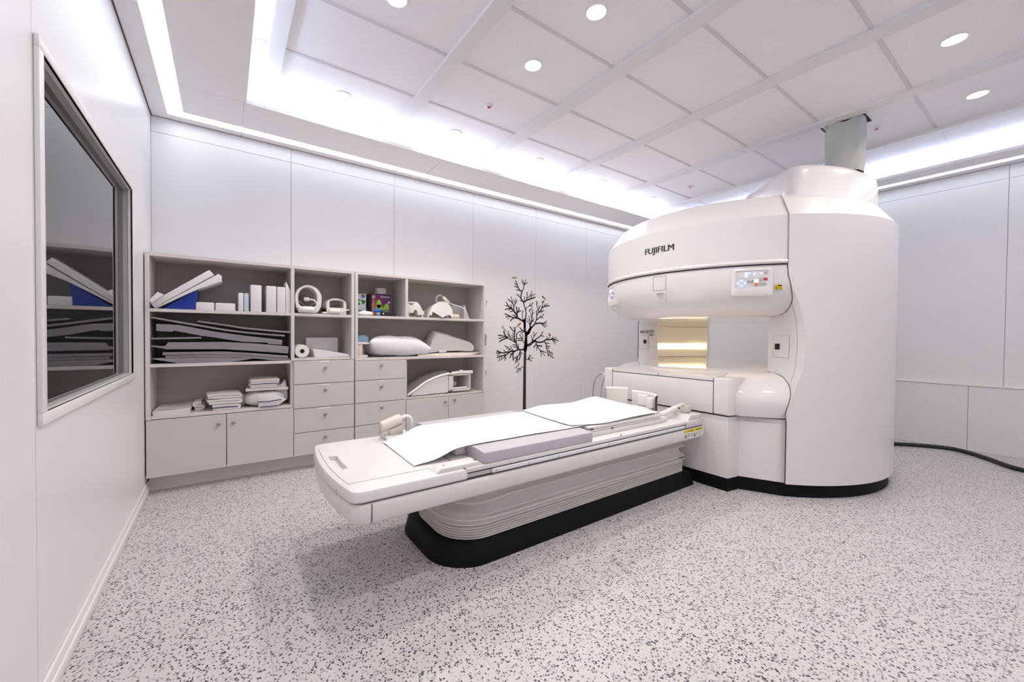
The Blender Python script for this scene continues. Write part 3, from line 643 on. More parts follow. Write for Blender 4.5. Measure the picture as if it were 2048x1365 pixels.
# ---- left cabinet, middle compartment: stacked grey pads (floor z .884)
Z2 = .8845
def pad(top, bot, y0, y1, label, m=PADK, bev=.005):
    pts = list(bot) + list(reversed(top))
    return tag(obj('positioning_pad', B().prism(pts, y0, y1, 'Y', bev, 2), m), label, 'pad', 'grey positioning pads on the middle shelf')
P0 = 3.482
pad([(-.395, .9225), (-.20, .921), (0, .919), (.165, .906)], [(-.408, .9185), (-.264, Z2 + .0003), (.03, Z2 + .0003), (.165, .9045)], P0, 3.80, 'bottom grey pad of the stack, both ends tapered like a boat')
pad([(-.338, .9395), (-.10, .941), (.126, .931), (.30, .908), (.420, .9005)], [(-.338, .924), (-.10, .9225), (.03, .920), (.16, .9085), (.30, .890), (.420, .8860)], P0 + .006, 3.78, 'thin flat grey pad lying directly on the tapered bottom pad', bev=.003)
pad([(-.352, .963), (0, .962), (.20, .944), (.405, .9215)], [(-.352, .9415), (-.10, .943), (.126, .933), (.30, .911), (.405, .9035)], P0 + .002, 3.78, 'thin grey pad second from the bottom ends, under the thick grey pad', bev=.003)
pad([(-.410, 1.011), (-.332, 1.000), (-.326, 1.030), (0, 1.0315), (.20, 1.018), (.411, .993)], [(-.411, 1.002), (-.325, .981), (0, .979), (.20, .960), (.405, .938)], P0 - .004, 3.78, 'thick grey pad with a thin step at its left end, lower half of the stack')
pad([(-.410, 1.060), (-.29, 1.064), (-.142, 1.067)], [(-.411, 1.050), (-.29, 1.053), (-.142, 1.056)], P0 - .006, 3.66, 'short grey pad on the left between the two thick pads', bev=.004)
pad([(-.384, 1.155), (-.263, 1.151), (-.062, 1.106), (.127, 1.077), (.366, 1.046)], [(-.384, 1.106), (-.296, 1.101), (-.292, 1.117), (-.140, 1.076), (-.062, 1.064), (.104, 1.033), (.266, 1.030), (.267, 1.014), (.363, 1.006)], P0, 3.78, 'grey pad with notched ends sloping down to the right')
pad([(-.410, 1.203), (-.263, 1.176), (0, 1.125), (.127, 1.107), (.25, 1.095), (.384, 1.084)], [(-.411, 1.192), (-.263, 1.162), (0, 1.112), (.127, 1.094), (.25, 1.083), (.380, 1.072)], P0 - .008, 3.77, 'long curved dark grey pad running down across the whole stack', PADK, .004)
pad([(-.158, 1.183), (-.003, 1.160), (.10, 1.142), (.212, 1.130), (.330, 1.119), (.422, 1.112)], [(-.162, 1.171), (-.003, 1.148), (.10, 1.130), (.212, 1.118), (.330, 1.107), (.422, 1.099)], P0 - .008, 3.79, 'topmost curved grey pad at the right of the stack', PADK, .004)

# ---- left cabinet, low compartment (floor z .530)
Z3 = .5305
b = B()
for i in range(9):
    a = (rnd.random() - .5) * .05; dx = (rnd.random() - .5) * .008
    b.mark(); b.box(-.402 + dx, -.205 + dx, 3.50, 3.79, Z3 + i * .0038, Z3 + i * .0038 + .0034); b.xf(rotz((-.31, 3.64, 0), a))
b.mark(); b.grid([[(-.400 + .19 * u + .01 * v, 3.50 + .28 * v, Z3 + .0365 + .007 * math.sin(u * 5 + v * 3) * (u) + .004 * u * v) for u in [k / 12 for k in range(13)]] for v in [k / 12 for k in range(13)]])
tag(obj('paper_stack', b, PAPER, None, 30), 'loose stack of white papers at the left of the low shelf', 'paper')
def fold(name, x0, x1, y0, y1, z0, n, th, label, grp, hem=None, seed=0, slope=0, gap=.85):
    # one cloth folded back and forth n times: serpentine section swept from front to back
    path = []
    for i in range(n):
        z = z0 + th * (i + .5); r = th / 2
        xs = [x0 + r, x1 - r] if i % 2 == 0 else [x1 - r, x0 + r]
        sag = rnd.uniform(-.006, .006)
        path += [(xs[0] + sag, z), ((xs[0] + xs[1]) / 2, z + .002), (xs[1] + sag, z)]
        if i < n - 1:
            s = 1 if i % 2 == 0 else -1
            path += [(xs[1] + s * r * .75, z + th * .22), (xs[1] + s * r * .95, z + th * .5), (xs[1] + s * r * .75, z + th * .78)]
    half = th * gap / 2
    P = [Vector(p) for p in path]; Lf, Rt = [], []
    for i, p in enumerate(P):
        d = (P[min(i + 1, len(P) - 1)] - P[max(i - 1, 0)]).normalized(); nn = Vector((-d.y, d.x))
        Lf.append(p + nn * half); Rt.append(p - nn * half)
    ring = Lf + Rt[::-1]
    ny = 10; rings = []
    for j in range(ny + 1):
        t = j / ny; y = y0 + (y1 - y0) * t
        rings.append([(q.x + .006 * math.sin(3 * t + seed), y, q.y + slope * t * (q.y - z0)) for q in ring])
    r = thing(name, ((x0 + x1) / 2, (y0 + y1) / 2, z0), label, 'towel', grp)
    b = B().loft(rings).jig(.0045, 18, seed).jig(.0025, 45, seed + 9)
    for v in b.bm.verts: v.co.z = max(v.co.z, z0)
    obj('cloth', b, TOWEL, r, 60)
    if hem is not None:
        k0, k1 = hem
        b = B().tube([(p.x, y0 - .001, p.y + half * .8) for p in P[k0:k1]], .0028, 6); obj('hem', b, HEM, r)
    return r
def bundle(name, c, rad, label, grp, seed, e=.7):
    b = B().ball(c, rad, 40, 26, e)
    for v in b.bm.verts:
        p = v.co.copy(); d = (p - Vector(c))
        f = noise.noise(p * 14 + Vector((seed, 0, 0))) * .5 + abs(noise.noise(p * 30 + Vector((0, seed, 0)))) * .5
        v.co = p + d.normalized() * f * .022
        v.co.z = max(v.co.z, c[2] - rad[2])
    return tag(obj(name, b, TOWEL, None, 60), label, 'towel', grp)
TG = 'folded towels on the low shelf'
fold('folded_towel', -.092, .082, 3.515, 3.70, Z3, 2, .021, 'white towel with a dark hem, bottom one of the left pile', TG, (0, 4), 1)
fold('folded_towel', -.120, .090, 3.512, 3.70, Z3 + .0435, 2, .020, 'white folded towel in the middle of the left pile', TG, None, 2)
fold('folded_towel', -.115, .094, 3.510, 3.70, Z3 + .085, 2, .019, 'white folded towel on top of the left pile', TG, None, 3)
fold('folded_towel', -.185, -.128, 3.60, 3.78, Z3, 3, .022, 'small white folded towel behind the left pile', TG, None, 4)
bundle('crumpled_towel', (.258, 3.625, Z3 + .058), (.138, .120, .058), 'crumpled white towel under the right pile', TG, 3)
bundle('crumpled_towel', (.100, 3.69, Z3 + .045), (.048, .06, .045), 'crumpled white cloth tucked at the left of the right pile', TG, 8)
fold('folded_towel', .118, .425, 3.52, 3.70, Z3 + .122, 1, .022, 'white towel laid flat over the crumpled towel', TG, None, 5)
fold('folded_towel', .150, .345, 3.515, 3.71, Z3 + .145, 4, .0165, 'rolled white towel with navy hems on top of the right pile', TG, (2, 12), 6, .1)
b = B(); b.prism([(.325, Z3 + .118), (.400, Z3 + .192), (.415, Z3 + .125), (.415, Z3 + .038), (.408, Z3 + .034)], 3.56, 3.70, 'Y', .006, 2); b.jig(.004, 25, 3)
r = thing('draped_towel', (.38, 3.62, Z3 + .03), 'white towel end hanging over the right pile against the divider', 'towel', TG)
obj('cloth', b, TOWEL, r, 60)
obj('hem', B().tube([(.400, 3.556, Z3 + .192), (.412, 3.556, Z3 + .12), (.415, 3.556, Z3 + .06), (.412, 3.556, Z3 + .036)], .0045, 6), HEM, r)
r = thing('folded_towel', (.29, 3.49, Z3), 'flat white towel corner with navy edging in front of the right pile', 'towel', TG)
obj('cloth', B().prism([(.205, Z3 + .002), (.335, Z3 + .002), (.395, Z3 + .048), (.315, Z3 + .094), (.20, Z3 + .104)], 3.487, 3.496, 'Y', .003, 2).jig(.003, 20, 1), TOWEL, r, 60)
obj('hem', B().tube([(.20, 3.484, Z3 + .045), (.27, 3.483, Z3 + .042), (.36, 3.484, Z3 + .052)], .003, 6), HEM, r)
obj('hem', B().tube([(.215, 3.484, Z3 + .004), (.28, 3.483, Z3 + .003), (.335, 3.484, Z3 + .006)], .003, 6), HEM, r)

# ---- left cabinet, coils (floor z 1.258)
def cplug(root, a, bq, r, m=COILW):
    obj('plug', B().tube([a, Vector(a).lerp(Vector(bq), .06), Vector(a).lerp(Vector(bq), .94), bq], [r * .7, r, r, r * .75], 14), m, root, 50)
r = thing('head_coil', (.56, 3.60, Z1), 'round white head coil ring with a plug, left one of two coils', 'coil', 'scanner coils on the upper shelves')
cx, cz = .557, 1.3868
def sq(v, e): return math.copysign(abs(v) ** e, v)
def egg(w, h, lo_, dx, dz): return [(cx + dx + w * sq(math.cos(t), 1 if math.sin(t) > 0 else .55), cz + dz + (h * math.sin(t) if math.sin(t) > 0 else lo_ * sq(math.sin(t), .75))) for t in [2 * PI * k / 48 for k in range(48)]]
ring_o = egg(.098, .104, .1275, 0, 0); ring_i = egg(.071, .082, .080, -.006, .002)
b = B(); Y0, Y1 = 3.505, 3.68
b.grid([[(x, Y0 + .006, z) for x, z in ring_i], [(x, Y0, z * .8 + zo * .2) for (x, z), (xo, zo) in zip(ring_i, ring_o)], [(x, Y0, z * .85 + zi * .15) for (x, z), (xi, zi) in zip(ring_o, ring_i)], [(x, Y0 + .008, z) for x, z in ring_o], [(x, Y1, z) for x, z in ring_o], [(x, Y1, z) for x, z in ring_i], [(x, Y0 + .006, z) for x, z in ring_i]], True)
obj('shell', b, COILW, r, 50)
b = B(); b.grid([[(cx - .066 + .132 * u, 3.512 + .16 * v, 1.318 + .045 * (2 * u - 1) ** 2) for u in [k / 10 for k in range(11)]] for v in (0, 1)]); obj('cradle', b, COILB, r, 60)
cplug(r, (.478, 3.486, Z1 + .030), (.595, 3.486, Z1 + .030), .027)
cplug(r, (.53, 3.53, 1.375), (.56, 3.51, 1.375), .015)
obj('lead', B().tube(spline([(.555, 3.505, 1.374), (.595, 3.495, 1.368), (.618, 3.49, 1.33), (.600, 3.488, 1.298), (.588, 3.49, 1.29)], 6), .006, 8), COILW, r)
r = thing('knee_coil', (.765, 3.60, Z1), 'low white arched knee coil with a square opening, right of the head coil', 'coil', 'scanner coils on the upper shelves')
out = [(.693, Z1), (.693, 1.355), (.708, 1.378), (.740, 1.392), (.775, 1.3945), (.815, 1.386), (.842, 1.372), (.851, 1.350), (.851, Z1)]
inn = [(.716, Z1 + .056), (.716, 1.362), (.721, 1.371), (.745, 1.377), (.775, 1.379), (.810, 1.377), (.824, 1.371), (.828, 1.362), (.828, Z1 + .056)]
rows = [[(x, y, z) for x, z in q] for q, y in ((inn, 3.70), (inn, 3.502), (out, 3.500), (out, 3.70))]
b = B(); b.grid(rows); b.box(.693, .851, 3.500, 3.70, Z1, Z1 + .056, .003); obj('shell', b, COILW, r, 45)
cplug(r, (.705, 3.485, Z1 + .022), (.795, 3.485, Z1 + .024), .020)
obj('lead', B().tube(spline([(.79, 3.485, Z1 + .026), (.82, 3.478, Z1 + .028), (.868, 3.478, Z1 + .045)], 6), .005, 8), COILW, r)
obj('grey_tip', B().ball((.675, 3.49, Z1 + .010), (.022, .014, .010), 12, 8), COILB, r)

# ---- left cabinet, small open compartment (floor z .902)
Z4 = .9025
r = thing('paper_roll', (.515, 3.58, Z4), 'white paper roll lying with its end facing out', 'roll')
b = B().mark(); b.lathe([(.017, 0), (.050, 0), (.052, .003), (.052, .20), (.017, .20), (.017, 0)], (0, 0), n=40); b.xf(Matrix.Translation((.507, 3.485, Z4 + .0525)) @ Matrix.Rotation(-PI / 2, 4, 'X')); obj('paper', b, ROLL, r, 50)
b = B().mark(); b.lathe([(.0165, .001), (.0165, .199), (.013, .199), (.013, .001)], (0, 0), n=24); b.lathe([(.0001, .05), (.013, .05)], (0, 0), n=24); b.xf(Matrix.Translation((.507, 3.485, Z4 + .0525)) @ Matrix.Rotation(-PI / 2, 4, 'X')); obj('core', b, mat('cardboard core', (.25, .19, .14), .8), r, 50)
r = thing('white_board', (.70, 3.66, Z4), 'upright white panel with a white tray lying in front of it', 'board')
obj('upright_panel', B().box(.572, .835, 3.735, 3.745, Z4, 1.062, .002, 1), FOAM, r)
obj('flat_tray', B().prism([(.590, Z4 + .062), (.600, Z4 + .070), (.860, Z4 + .022), (.880, Z4 + .002), (.602, Z4)], 3.50, 3.73, 'Y', .002, 1), FOAM, r)

# ---- right cabinet, top left compartment (floor z 1.258)
r = thing('glove_box', (1.00, 3.72, Z1 + .05), 'pale blue carton printed with green shapes and a dark blue disc', 'box')
b = B().box(.945, 1.062, 3.660, 3.79, Z1 + .065, 1.462, .001, 1); obj('carton', b, CARTW, r)
b = B()
for x, z, h in ((.955, 1.372, .03), (.998, 1.374, .03), (.962, 1.408, .022), (1.0, 1.408, .022), (1.026, 1.405, .024), (1.034, 1.385, .036), (1.045, 1.396, .03)):
    b.poly([(x + .011 * math.cos(t), 3.6588, z + h * .5 * math.sin(t) - .004) for t in [k * PI / 6 for k in range(12)]])
obj('printed_bells', b, GREEN, r, 0)
obj('printed_disc', B().poly([(1.034 + .016 * math.cos(t), 3.6586, 1.440 + .016 * math.sin(t)) for t in [k * PI / 10 for k in range(20)]]), NAVY, r, 0)
b = B(); add_text(b, '0', .022, lambda x, y: (1.027 + x, 3.6583, 1.432 + y), .001); obj('printed_zero', b, LABEL, r, 0)
tag(obj('small_carton', B().box(.942, 1.058, 3.64, 3.79, Z1, Z1 + .062, .001, 1), PAPER), 'low pale carton beneath the green printed carton', 'box')
r = thing('earplug_box', (1.17, 3.70, Z1), 'purple and orange printed carton with big green earplugs pictured', 'box')
obj('carton', B().box(1.102, 1.282, 3.622, 3.79, Z1, 1.468, .001, 1), CARTONS, r)
obj('front_print', B().box(1.1025, 1.2815, 3.6205, 3.622, Z1 + .001, 1.467), CARTON, r, 0)
b = B()
for x, z, w, h in ((1.168, 1.375, .022, .040), (1.168, 1.335, .030, .034), (1.240, 1.345, .024, .036), (1.200, 1.322, .03, .020)):
    b.poly([(x + w * math.cos(t), 3.6200 - .0001 * x, z + h * math.sin(t)) for t in [k * PI / 10 for k in range(20)]])
obj('printed_earplugs', b, GREENL, r, 0)
b = B(); add_text(b, 'MOLDEX', .024, lambda x, y: (1.182 + x, 3.6195, 1.432 + y), .0012, 0, 1, .086)
add_text(b, 'SPARK PLUGS', .020, lambda x, y: (1.121 - y, 3.6195, 1.300 + x), .0008, 0, 1, .105)
for x, z, q in ((1.119, 1.437, .012), (1.262, 1.392, .011)):
    b.grid([[(x + q * k * math.cos(t), 3.6195, z + q * k * math.sin(t)) for t in [j * PI / 10 for j in range(20)]] for k in (.62, 1)], True)
obj('printed_words', b, LABEL, r, 0)
r = thing('surface_coil', (1.20, 3.70, 1.469), 'small round white coil pads lying on the purple carton', 'coil')
for i, (dx, dz, s) in enumerate(((0, 0, 1), (.003, .019, .96), (-.002, .038, .98))):
    obj('coil_pad', B().ball((1.205 + dx, 3.70, 1.479 + dz), (.052 * s, .05, .0105), 24, 10, .6), COILW, r, 60)
b = B().ball((1.015, 3.555, Z1 + .020), (.076, .05, .020), 28, 14, .75).jig(.004, 30, 2)
for v in b.bm.verts: v.co.z = max(v.co.z, Z1)
r = thing('wipes_pack', (1.015, 3.555, Z1), 'soft white wipes pack with a blue flap at the shelf front', 'pack')
obj('pouch', b, SHEET, r, 60); obj('blue_flap', B().box(.962, .988, 3.524, 3.545, Z1 + .034, Z1 + .047, .002), BLUE, r)
r = thing('hair_clipper', (1.19, 3.55, Z1), 'black device with a bright blue end lying on the shelf front', 'device')
b = B().ball((1.225, 3.55, Z1 + .029), (.078, .045, .029), 28, 14, .65)
for v in b.bm.verts: v.co.z = max(v.co.z - .018 * smoothstep(1.22, 1.30, v.co.x), Z1)
obj('body', b, BLKP, r, 60)
b = B().ball((1.128, 3.545, Z1 + .048), (.036, .03, .018), 20, 12); obj('blue_cap', b, BLUE2, r, 60)
obj('blue_base', B().box(1.11, 1.155, 3.52, 3.57, Z1, Z1 + .010, .003), BLUE2, r); obj('grey_neck', B().box(1.118, 1.15, 3.525, 3.565, Z1 + .010, Z1 + .034, .004), GREY, r)
obj('white_mark', B().box(1.166, 1.174, 3.503, 3.506, Z1 + .016, Z1 + .030), LABEL, r, 0)

# ---- right cabinet, top right compartment
r = thing('wrist_coil', (1.48, 3.56, Z1), 'small white house shaped coil on short feet beside the divider', 'coil', 'scanner coils on the upper shelves')
b = B().prism([(1.408, 1.300), (1.393, 1.392), (1.404, 1.401), (1.500, 1.402), (1.532, 1.368), (1.548, 1.325), (1.572, 1.318), (1.573, 1.285), (1.505, 1.278), (1.500, 1.325), (1.490, 1.333), (1.475, 1.333), (1.466, 1.322), (1.462, 1.297)], 3.512, 3.66, 'Y', .004, 2)
obj('shell', b, COILW, r, 45)
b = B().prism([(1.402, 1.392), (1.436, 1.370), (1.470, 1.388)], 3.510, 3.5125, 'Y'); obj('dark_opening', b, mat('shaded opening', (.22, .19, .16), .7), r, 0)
for x, z in ((1.412, 1.301), (1.556, 1.284)): obj('foot', B().box(x - .007, x + .007, 3.52, 3.54, Z1, z, .001, 1), COILW, r); 
for x in (1.412, 1.556): obj('foot', B().box(x - .007, x + .007, 3.63, 3.65, Z1, 1.302 if x < 1.5 else 1.284, .001, 1), COILW, r)
r = thing('flex_coil', (1.74, 3.60, Z1), 'white arched flexible coil like a saddle with a plug on top', 'coil', 'scanner coils on the upper shelves')
rows = []
for j in range(13):
    t = j / 12; row = []
    for i in range(25):
        u = i / 24
        x = 1.592 + .278 * u + .045 * t * (.5 - u)
        top = 1.418 - .030 * t
        ap = (1 - abs(2 * (u - .56)) ** 2.2)
        z = 1.262 + (top - 1.262) * max(0, ap) ** .55
        if t < .35: z = max(z - .0, Z1) - 0
        y = 3.505 + .21 * t - .035 * math.sin(PI * u)
        row.append((x, y, max(z, Z1 + .001)))
    rows.append(row)
b = B().grid(rows)
# front apron: flares down to three points
ap = []
for j in range(6):
    t = j / 5; row = []
    for i in range(25):
        x, y, z = rows[0][i]; u = i / 24
        zb = Z1 + .002 + (.060 - .06 * abs(u) / .16 if u < .16 else 0) + max(0, .030 * math.sin((u - .55) / .42 * PI) if .55 < u < .97 else (.058 * (1 - abs(u - .16) / .34) if .16 < u < .5 else 0))
        zb = min(zb, z)
        row.append((x, y - .018 * t, z + (zb - z) * t))
    ap.append(row)
b.grid(ap); obj('shell', b, COILW, r, 60)
cplug(r, (1.775, 3.53, 1.470), (1.842, 3.53, 1.412), .017)
obj('handle', B().tube(spline([(1.763, 3.53, 1.478), (1.735, 3.53, 1.482), (1.705, 3.53, 1.458), (1.704, 3.53, 1.425), (1.72, 3.53, 1.413)], 5), .009, 10), GREY, r)
obj('lead', B().tube(spline([(1.845, 3.525, 1.408), (1.90, 3.51, 1.392), (1.97, 3.505, 1.375), (2.02, 3.505, 1.345), (2.045, 3.51, 1.30), (2.05, 3.52, Z1 + .006)], 6), .005, 8), COILW, r)
r = thing('acrylic_stand', (2.0, 3.66, Z1), 'grey acrylic stand with flared right foot behind the white lead', 'stand')
obj('plate', B().box(1.90, 2.085, 3.70, 3.706, Z1, 1.400, .001, 1), ACR, r)
obj('flared_foot', B().prism([(2.066, Z1), (2.066, 1.405), (2.086, 1.405), (2.094, 1.345), (2.11, 1.305), (2.145, Z1)], 3.62, 3.70, 'Y', .001, 1), COVER, r)
r = thing('tape_roll', (1.90, 3.52, Z1), 'small beige roll standing in front of the grey acrylic stand', 'roll')
b = B().mark(); b.lathe([(.0001, 0), (.021, 0), (.022, .003), (.022, .095), (.0001, .095)], (0, 0), n=24); b.xf(Matrix.Translation((1.855, 3.53, Z1 + .0225)) @ Matrix.Rotation(PI / 2, 4, 'Y')); obj('body', b, COILB, r, 50)
obj('yellow_band', B().tube([(1.925, 3.53, Z1 + .0232), (1.937, 3.53, Z1 + .0232)], .0232, 20), mat('pale yellow tape', (.62, .52, .25), .5), r)

# ---- right cabinet, middle shelf (floor z .888)
Z5 = .8885
r = thing('sponge_block', (.985, 3.56, Z5), 'stack of pale sponge blocks under the light blue cloth', 'foam block')
obj('base_block', B().box(.942, 1.035, 3.51, 3.62, Z5, Z5 + .024, .003), PINKF, r); obj('column_block', B().box(.944, .992, 3.515, 3.60, Z5 + .024, Z5 + .118, .004), PINKF, r); obj('upper_block', B().box(.942, 1.045, 3.51, 3.62, Z5 + .118, Z5 + .136, .003), PAPER, r)
b = B().ball((.996, 3.565, Z5 + .136), (.054, .055, .062), 28, 16, .6)
for v in b.bm.verts: v.co.z = max(v.co.z, Z5 + .1365)
b.jig(.003, 25, 1); tag(obj('blue_cloth', b, LBLUE, None, 60), 'light blue folded cloth on the pale sponge blocks', 'cloth')
tag(obj('book', B().box(1.005, 1.035, 3.60, 3.70, Z5, Z5 + .075, .002), PADK), 'small dark booklet standing between the sponge blocks and the pillow', 'book')
b = B(); rows = []
for j in range(25):
    v = j / 24; row = []
    for i in range(49):
        t = 2 * PI * i / 48
        row.append((math.cos(t), math.sin(t), v))
    rows.append(row)
def cushion(c, L, Wd, H, rot, seed, m, droop=.0):
    b = B().mark(); n = 34
    for sgn in (1, -1):
        g = []
        for j in range(n + 1):
            v = -1 + 2 * j / n; row = []
            for i in range(n + 1):
                u = -1 + 2 * i / n
                h = ((1 - u ** 4) * (1 - v ** 4)) ** .55 if abs(u) < 1 and abs(v) < 1 else 0
                pin = 1 - .10 * (1 - abs(v)) * abs(u) ** 3
                w = noise.noise(Vector((u * 2.2 + seed, v * 2.2, sgn))) * .10 + abs(noise.noise(Vector((u * 5 + v * 3, v * 4 + seed, sgn * 2)))) * .08
                row.append((u * L * pin, v * Wd * (1 - .08 * (1 - abs(u)) * abs(v) ** 3), sgn * H * h * (1 + w * (1 if h > .05 else 0))))
            g.append(row)
        b.grid(g)
    b.xf(Matrix.Translation(c) @ rot)
    return b
b = cushion((1.338, 3.615, Z5 + .086), .30, .145, .088, Matrix.Rotation(math.radians(3), 4, 'Y') @ Matrix.Rotation(math.radians(-14), 4, 'X'), 2, PILL)
for v in b.bm.verts: v.co.z = max(v.co.z - .035 * smoothstep(1.48, 1.63, v.co.x), Z5 + (.0195 if v.co.x > 1.497 else 0)); v.co.y = max(v.co.y, 3.462)
tag(obj('pillow', b, PILL, None, 70), 'plump white pillow bulging at the front of the middle shelf', 'pillow')
b = B(); prof = [(1.64, Z5 + .030), (1.655, Z5 + .09), (1.69, Z5 + .185), (1.73, Z5 + .246), (1.80, Z5 + .238), (1.90, Z5 + .208), (2.02, Z5 + .170), (2.13, Z5 + .140), (2.158, Z5 + .10), (2.155, Z5 + .06), (2.14, Z5 + .036), (1.95, Z5 + .045), (1.80, Z5 + .050), (1.70, Z5 + .033)]
rings = []
for j in range(9):
    t = j / 8; k = 1 - .22 * abs(2 * t - .9) ** 2.5
    rings.append([(1.87 + (x - 1.87) * (1 - .05 * t), 3.57 + .21 * t, Z5 + .026 + (z - Z5 - .026) * k) for x, z in prof])
b.loft(rings); bmesh.ops.subdivide_edges(b.bm, edges=b.bm.edges[:], cuts=1, use_grid_fill=True); b.jig(.007, 13, 5)
for v in b.bm.verts: v.co.z = max(v.co.z, Z5 + .0265); v.co.y = min(v.co.y, 3.80)
tag(obj('covered_cushion', b, COVER, None, 60), 'large pale grey vinyl covered cushion behind the pillow', 'cushion')
tag(obj('lead_connector', B().tube([(1.745, 3.55, Z5 + .042), (1.75, 3.55, Z5 + .042), (1.82, 3.55, Z5 + .044), (1.826, 3.55, Z5 + .044)], [.010, .0145, .0145, .010], 14), COILW, None, 50), 'small white cylinder connector under the grey covered cushion', 'connector')
b = B().grid([[(1.50 + .70 * u, 3.50 + .28 * v, Z5 + .014 + .008 * math.sin(u * 3.1) + .010 * u * (1 - v)) for u in [k / 24 for k in range(25)]] for v in [k / 8 for k in range(9)]])
b.grid([[(1.50 + .70 * u, 3.50 + .28 * v, Z5 + .0005 + (.012 * smoothstep(.85, 1, u) + .010 * smoothstep(.8, 1, u) * (1 - v))) for u in [k / 24 for k in range(25)]] for v in [k / 8 for k in range(9)]])
fr = lambda u: (1.50 + .70 * u, 3.50)
b.grid([[(1.50 + .70 * u, 3.50, Z5 + .0005 + .022 * smoothstep(.83, 1, u)) for u in [k / 24 for k in range(25)]], [(1.50 + .70 * u, 3.50, Z5 + .014 + .008 * math.sin(u * 3.1) + .010 * u) for u in [k / 24 for k in range(25)]]])
tag(obj('foam_sheet', b, CREAMF, None, 50), 'flat cream foam sheet under the pillow and the covered cushion', 'foam pad')

# ---- right cabinet, low right compartment (floor z .512): ramp shaped breast coil
Z6 = .5125
r = thing('breast_coil', (1.74, 3.62, Z6), 'big ramp shaped white coil with grey pad and square end frame', 'coil')
top = [(1.402, Z6 + .018), (1.46, Z6 + .053), (1.52, Z6 + .092), (1.58, Z6 + .128), (1.66, Z6 + .160), (1.74, Z6 + .182), (1.83, Z6 + .197)]
b = B().prism([(1.43, Z6 + .006)] + [(x, z - .012) for x, z in top[1:]] + [(1.818, Z6 + .185), (1.818, Z6 + .012)], 3.49, 3.78, 'Y', .002, 1); obj('body', b, COILW, r)
b = B()
for y in (3.484,): b.grid([[(x, y + dy, z + dz) for x, z in [(1.395, Z6 + .006)] + top] for dy, dz in ((0, -.010), (-.006, 0), (0, .010), (.012, .012), (.014, -.010), (0, -.010))])
obj('edge_rail', b, COILW, r, 60)
b = B().grid([[(x, y, z + .006 + .028 * math.sin(PI * (y - 3.49) / .29)) for x, z in [(1.395, Z6 + .004)] + top] for y in [3.497 + .283 * k / 10 for k in range(11)]])
obj('grey_pad', b, PADK, r, 60)
b = B(); F0, F1, G0, G1 = 1.826, 2.078, Z6 + .018, Z6 + .186
b.box(F0, F0 + .05, 3.488, 3.78, G0, G1, .003); b.box(F1 - .014, F1, 3.488, 3.78, G0, G1, .003); b.box(F0, F1, 3.488, 3.78, G0, G0 + .014, .003); b.box(F0, F1, 3.488, 3.78, G1 - .014, G1, .003); b.box(F0, F1, 3.76, 3.78, G0, G1)
obj('end_frame', b, COILW, r)
obj('inner_bar', B().box(1.87, 2.04, 3.494, 3.52, Z6 + .036, Z6 + .055, .002), FOAM, r)
obj('beige_block', B().prism([(1.880, Z6 + .058), (1.884, Z6 + .125), (1.92, Z6 + .10), (1.95, Z6 + .100), (1.945, Z6 + .066)], 3.56, 3.62, 'Y', .003), COILB, r)
obj('top_rail', B().tube([(1.832, 3.487, Z6 + .190), (1.93, 3.487, Z6 + .200), (2.09, 3.487, Z6 + .198)], .010, 10), COILW, r); obj('top_rail', B().tube([(1.86, 3.50, Z6 + .206), (1.95, 3.50, Z6 + .213), (2.07, 3.50, Z6 + .212)], .008, 10), COILW, r)
obj('clamp', B().box(1.94, 1.985, 3.478, 3.51, Z6 + .186, Z6 + .226, .010, 3), COILW, r); obj('end_cap', B().box(2.068, 2.10, 3.478, 3.51, Z6 + .184, Z6 + .218, .008, 3), COILW, r)
obj('foot', B().box(1.45, 1.62, 3.52, 3.76, Z6, Z6 + .0125), COILB, r); obj('foot', B().box(1.70, 1.80, 3.52, 3.76, Z6, Z6 + .0125), COILB, r); obj('foot', B().box(1.86, 2.05, 3.54, 3.76, Z6, Z6 + .0185), COILB, r)

# ------------------------------------------------------------------ open scanner
GC = (3.98, 1.86)
def gp(r, deg): return (GC[0] + r * math.cos(math.radians(deg)), GC[1] + r * math.sin(math.radians(deg)))
def cyl(r, deg, z): return (*gp(r, deg), z)
g = thing('mri_scanner', (*GC, 0), 'large white open scanner with a round upper arm and a thick column', 'scanner')
# plan outline: square front box, concave link, round body
body = [(2.93, 2.49), (2.93, 1.363), (3.055, 1.345)] + arc(GC, 1.10, math.radians(-137), math.radians(150), 60) + [(2.99, 2.53)]
def scale_pl(pts, k): return [(GC[0] + (x - GC[0]) * k, GC[1] + (y - GC[1]) * k) for x, y in pts]
b = B().frustum(scale_pl(body, 1.004), scale_pl(body, .996), 0, .09); obj('plinth', b, BLACK, g)
b = B().prism(body, .092, .494); obj('base_cover', b, MRI, g, 30)
b = B().prism(scale_pl(body, .994), .494, .526); obj('base_band', b, MRIS, g, 30)
b = B().prism(scale_pl(body, .990), .522, .536); obj('base_seam', b, SEAM, g, 30)
low = [(1.092, .534), (1.112, .60), (1.114, .64), (1.105, .69), (1.07, .738), (1.01, .780), (.95, .810), (.90, .824), (.84, .832), (.70, .836), (.0001, .836)]
b = B().lathe(low, GC, n=96)
for v in b.bm.verts: v.co.x = max(v.co.x, 2.97)
obj('lower_pole_cover', b, MRIG, g, 50)
